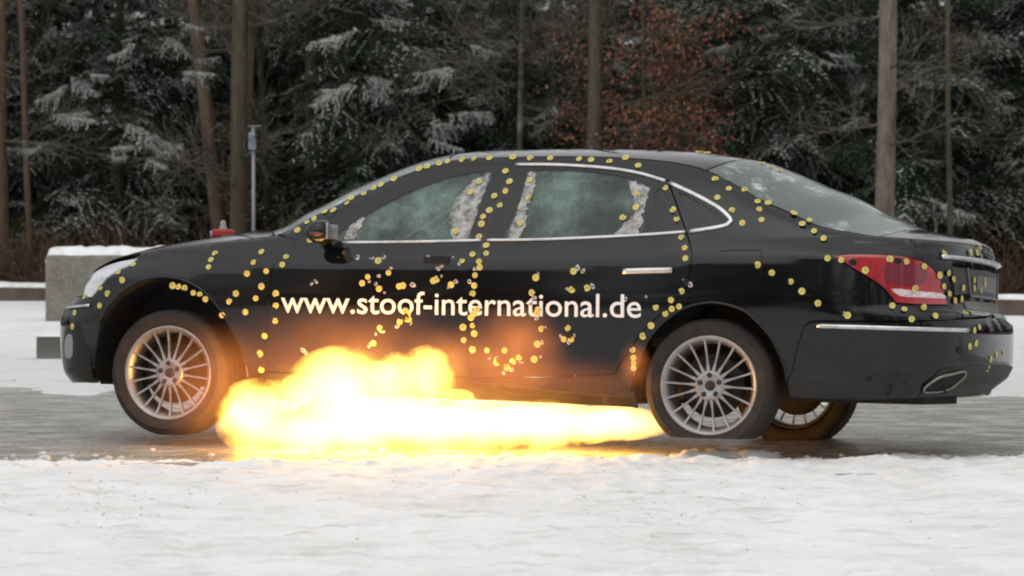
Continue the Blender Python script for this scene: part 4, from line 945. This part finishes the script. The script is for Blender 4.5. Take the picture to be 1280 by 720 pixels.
def mm_(op,a,b_=None,c_=None):
    x=t.nodes.new('ShaderNodeMath');x.operation=op
    for i,c in enumerate((a,b_,c_)):
        if c is None:continue
        if isinstance(c,(int,float)):x.inputs[i].default_value=c
        else:t.links.new(c,x.inputs[i])
    return x.outputs[0]
w=vm('MULTIPLY_ADD',n.outputs['Color'],(.30,.30,.30));w.inputs[2].default_value=(-.15,-.15,-.15)
pp=vm('ADD',tc.outputs['Object'],w.outputs[0]).outputs[0]
cur=None
for c,r in EL:
    d=vm('SUBTRACT',pp,c).outputs[0];d=vm('DIVIDE',d,r).outputs[0];l=vm('DOT_PRODUCT',d,d).outputs['Value']
    f=mm_('SUBTRACT',1.,l);cur=f if cur is None else mm_('SMOOTH_MAX',cur,f,.15)
fx=mm_('MAXIMUM',cur,0.)
st=mm_('ADD',mm_('MULTIPLY',mm_('POWER',fx,1.15),30.),mm_('MULTIPLY',fx,4.))
em=t.nodes.new('ShaderNodeEmission');em.inputs['Color'].default_value=(1,.50,.075,1);t.links.new(st,em.inputs['Strength'])
t.links.new(em.outputs[0],o_.inputs['Volume'])
bm=bmesh.new()
for c,r in EL:
    g=bmesh.ops.create_icosphere(bm,subdivisions=3,radius=1.0)
    for v in g['verts']:v.co=Vector((v.co.x*r[0]*1.03+c[0],v.co.y*r[1]*1.03+c[1],v.co.z*r[2]*1.03+c[2]))
me=bpy.data.meshes.new('flame');bm.to_mesh(me);bm.free();me.materials.append(m)
fo=bpy.data.objects.new('flame',me);COL.objects.link(fo);fo.parent=fire
md=fo.modifiers.new('r','REMESH');md.mode='VOXEL';md.voxel_size=.05
dg=bpy.context.evaluated_depsgraph_get();me2=bpy.data.meshes.new_from_object(fo.evaluated_get(dg));fo.modifiers.clear();fo.data=me2;me2.materials.clear();me2.materials.append(m)
for i,(u,v,y,e) in enumerate(((330,515,-1.1,8),(430,490,-1.15,15),(560,520,-.9,16),(700,528,-.6,20))):
    l=bpy.data.lights.new('flame_light','POINT');l.energy=e;l.color=(1,.42,.10);l.shadow_soft_size=.10
    lo=bpy.data.objects.new('flame_light',l);COL.objects.link(lo);lo.parent=fire;lo.location=loc(u,v,y)

# glowing smoke round the fireball: firelight on car and ground put in as emission
GL=[]
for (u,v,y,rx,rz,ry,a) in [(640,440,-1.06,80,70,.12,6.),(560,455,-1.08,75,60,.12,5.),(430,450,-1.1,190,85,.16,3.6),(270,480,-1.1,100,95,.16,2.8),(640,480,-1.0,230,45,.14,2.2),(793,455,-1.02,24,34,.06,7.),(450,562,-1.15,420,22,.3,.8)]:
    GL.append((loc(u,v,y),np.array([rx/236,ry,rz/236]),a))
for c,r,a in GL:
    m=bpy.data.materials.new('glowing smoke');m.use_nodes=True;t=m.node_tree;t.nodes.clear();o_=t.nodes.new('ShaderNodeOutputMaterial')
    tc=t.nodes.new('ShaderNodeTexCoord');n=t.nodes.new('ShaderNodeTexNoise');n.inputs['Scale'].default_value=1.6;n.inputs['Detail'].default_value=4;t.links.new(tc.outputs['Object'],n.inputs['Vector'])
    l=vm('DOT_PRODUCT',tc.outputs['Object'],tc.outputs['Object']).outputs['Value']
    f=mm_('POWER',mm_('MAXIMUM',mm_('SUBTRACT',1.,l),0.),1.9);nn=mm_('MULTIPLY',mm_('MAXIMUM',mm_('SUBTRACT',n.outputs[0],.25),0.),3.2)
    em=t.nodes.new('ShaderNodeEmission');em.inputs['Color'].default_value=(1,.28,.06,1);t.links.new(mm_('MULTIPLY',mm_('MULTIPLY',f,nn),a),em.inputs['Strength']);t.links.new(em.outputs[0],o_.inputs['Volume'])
    bm=bmesh.new();bmesh.ops.create_icosphere(bm,subdivisions=3,radius=1.0);me=bpy.data.meshes.new('halo');bm.to_mesh(me);bm.free();me.materials.append(m)
    o=bpy.data.objects.new('fire_glow_halo',me);COL.objects.link(o);o.parent=fire;o.location=c;o.scale=r

# thin steam hanging low over the wet lane
m=bpy.data.materials.new('steam');m.use_nodes=True;t=m.node_tree;t.nodes.clear();o_=t.nodes.new('ShaderNodeOutputMaterial');vs=t.nodes.new('ShaderNodeVolumePrincipled');vs.inputs['Color'].default_value=(.92,.92,.9,1);vs.inputs['Density'].default_value=.10;t.links.new(vs.outputs[0],o_.inputs['Volume'])
bm=bmesh.new();bmesh.ops.create_icosphere(bm,subdivisions=4,radius=1.0)
for v in bm.verts:
    k=1+.10*math.sin(v.co.x*9)*math.sin(v.co.y*7+1)
    v.co=Vector((v.co.x*7.5*k,v.co.y*2.6*k,max(-.02,v.co.z)*.55*k))
me=bpy.data.meshes.new('steam');bm.to_mesh(me);bm.free();me.materials.append(m);o=bpy.data.objects.new('steam',me);COL.objects.link(o);o.location=(.6,20.6,.03);setp(o,'thin low steam drifting over the wet lane behind the car','steam',kind='stuff')
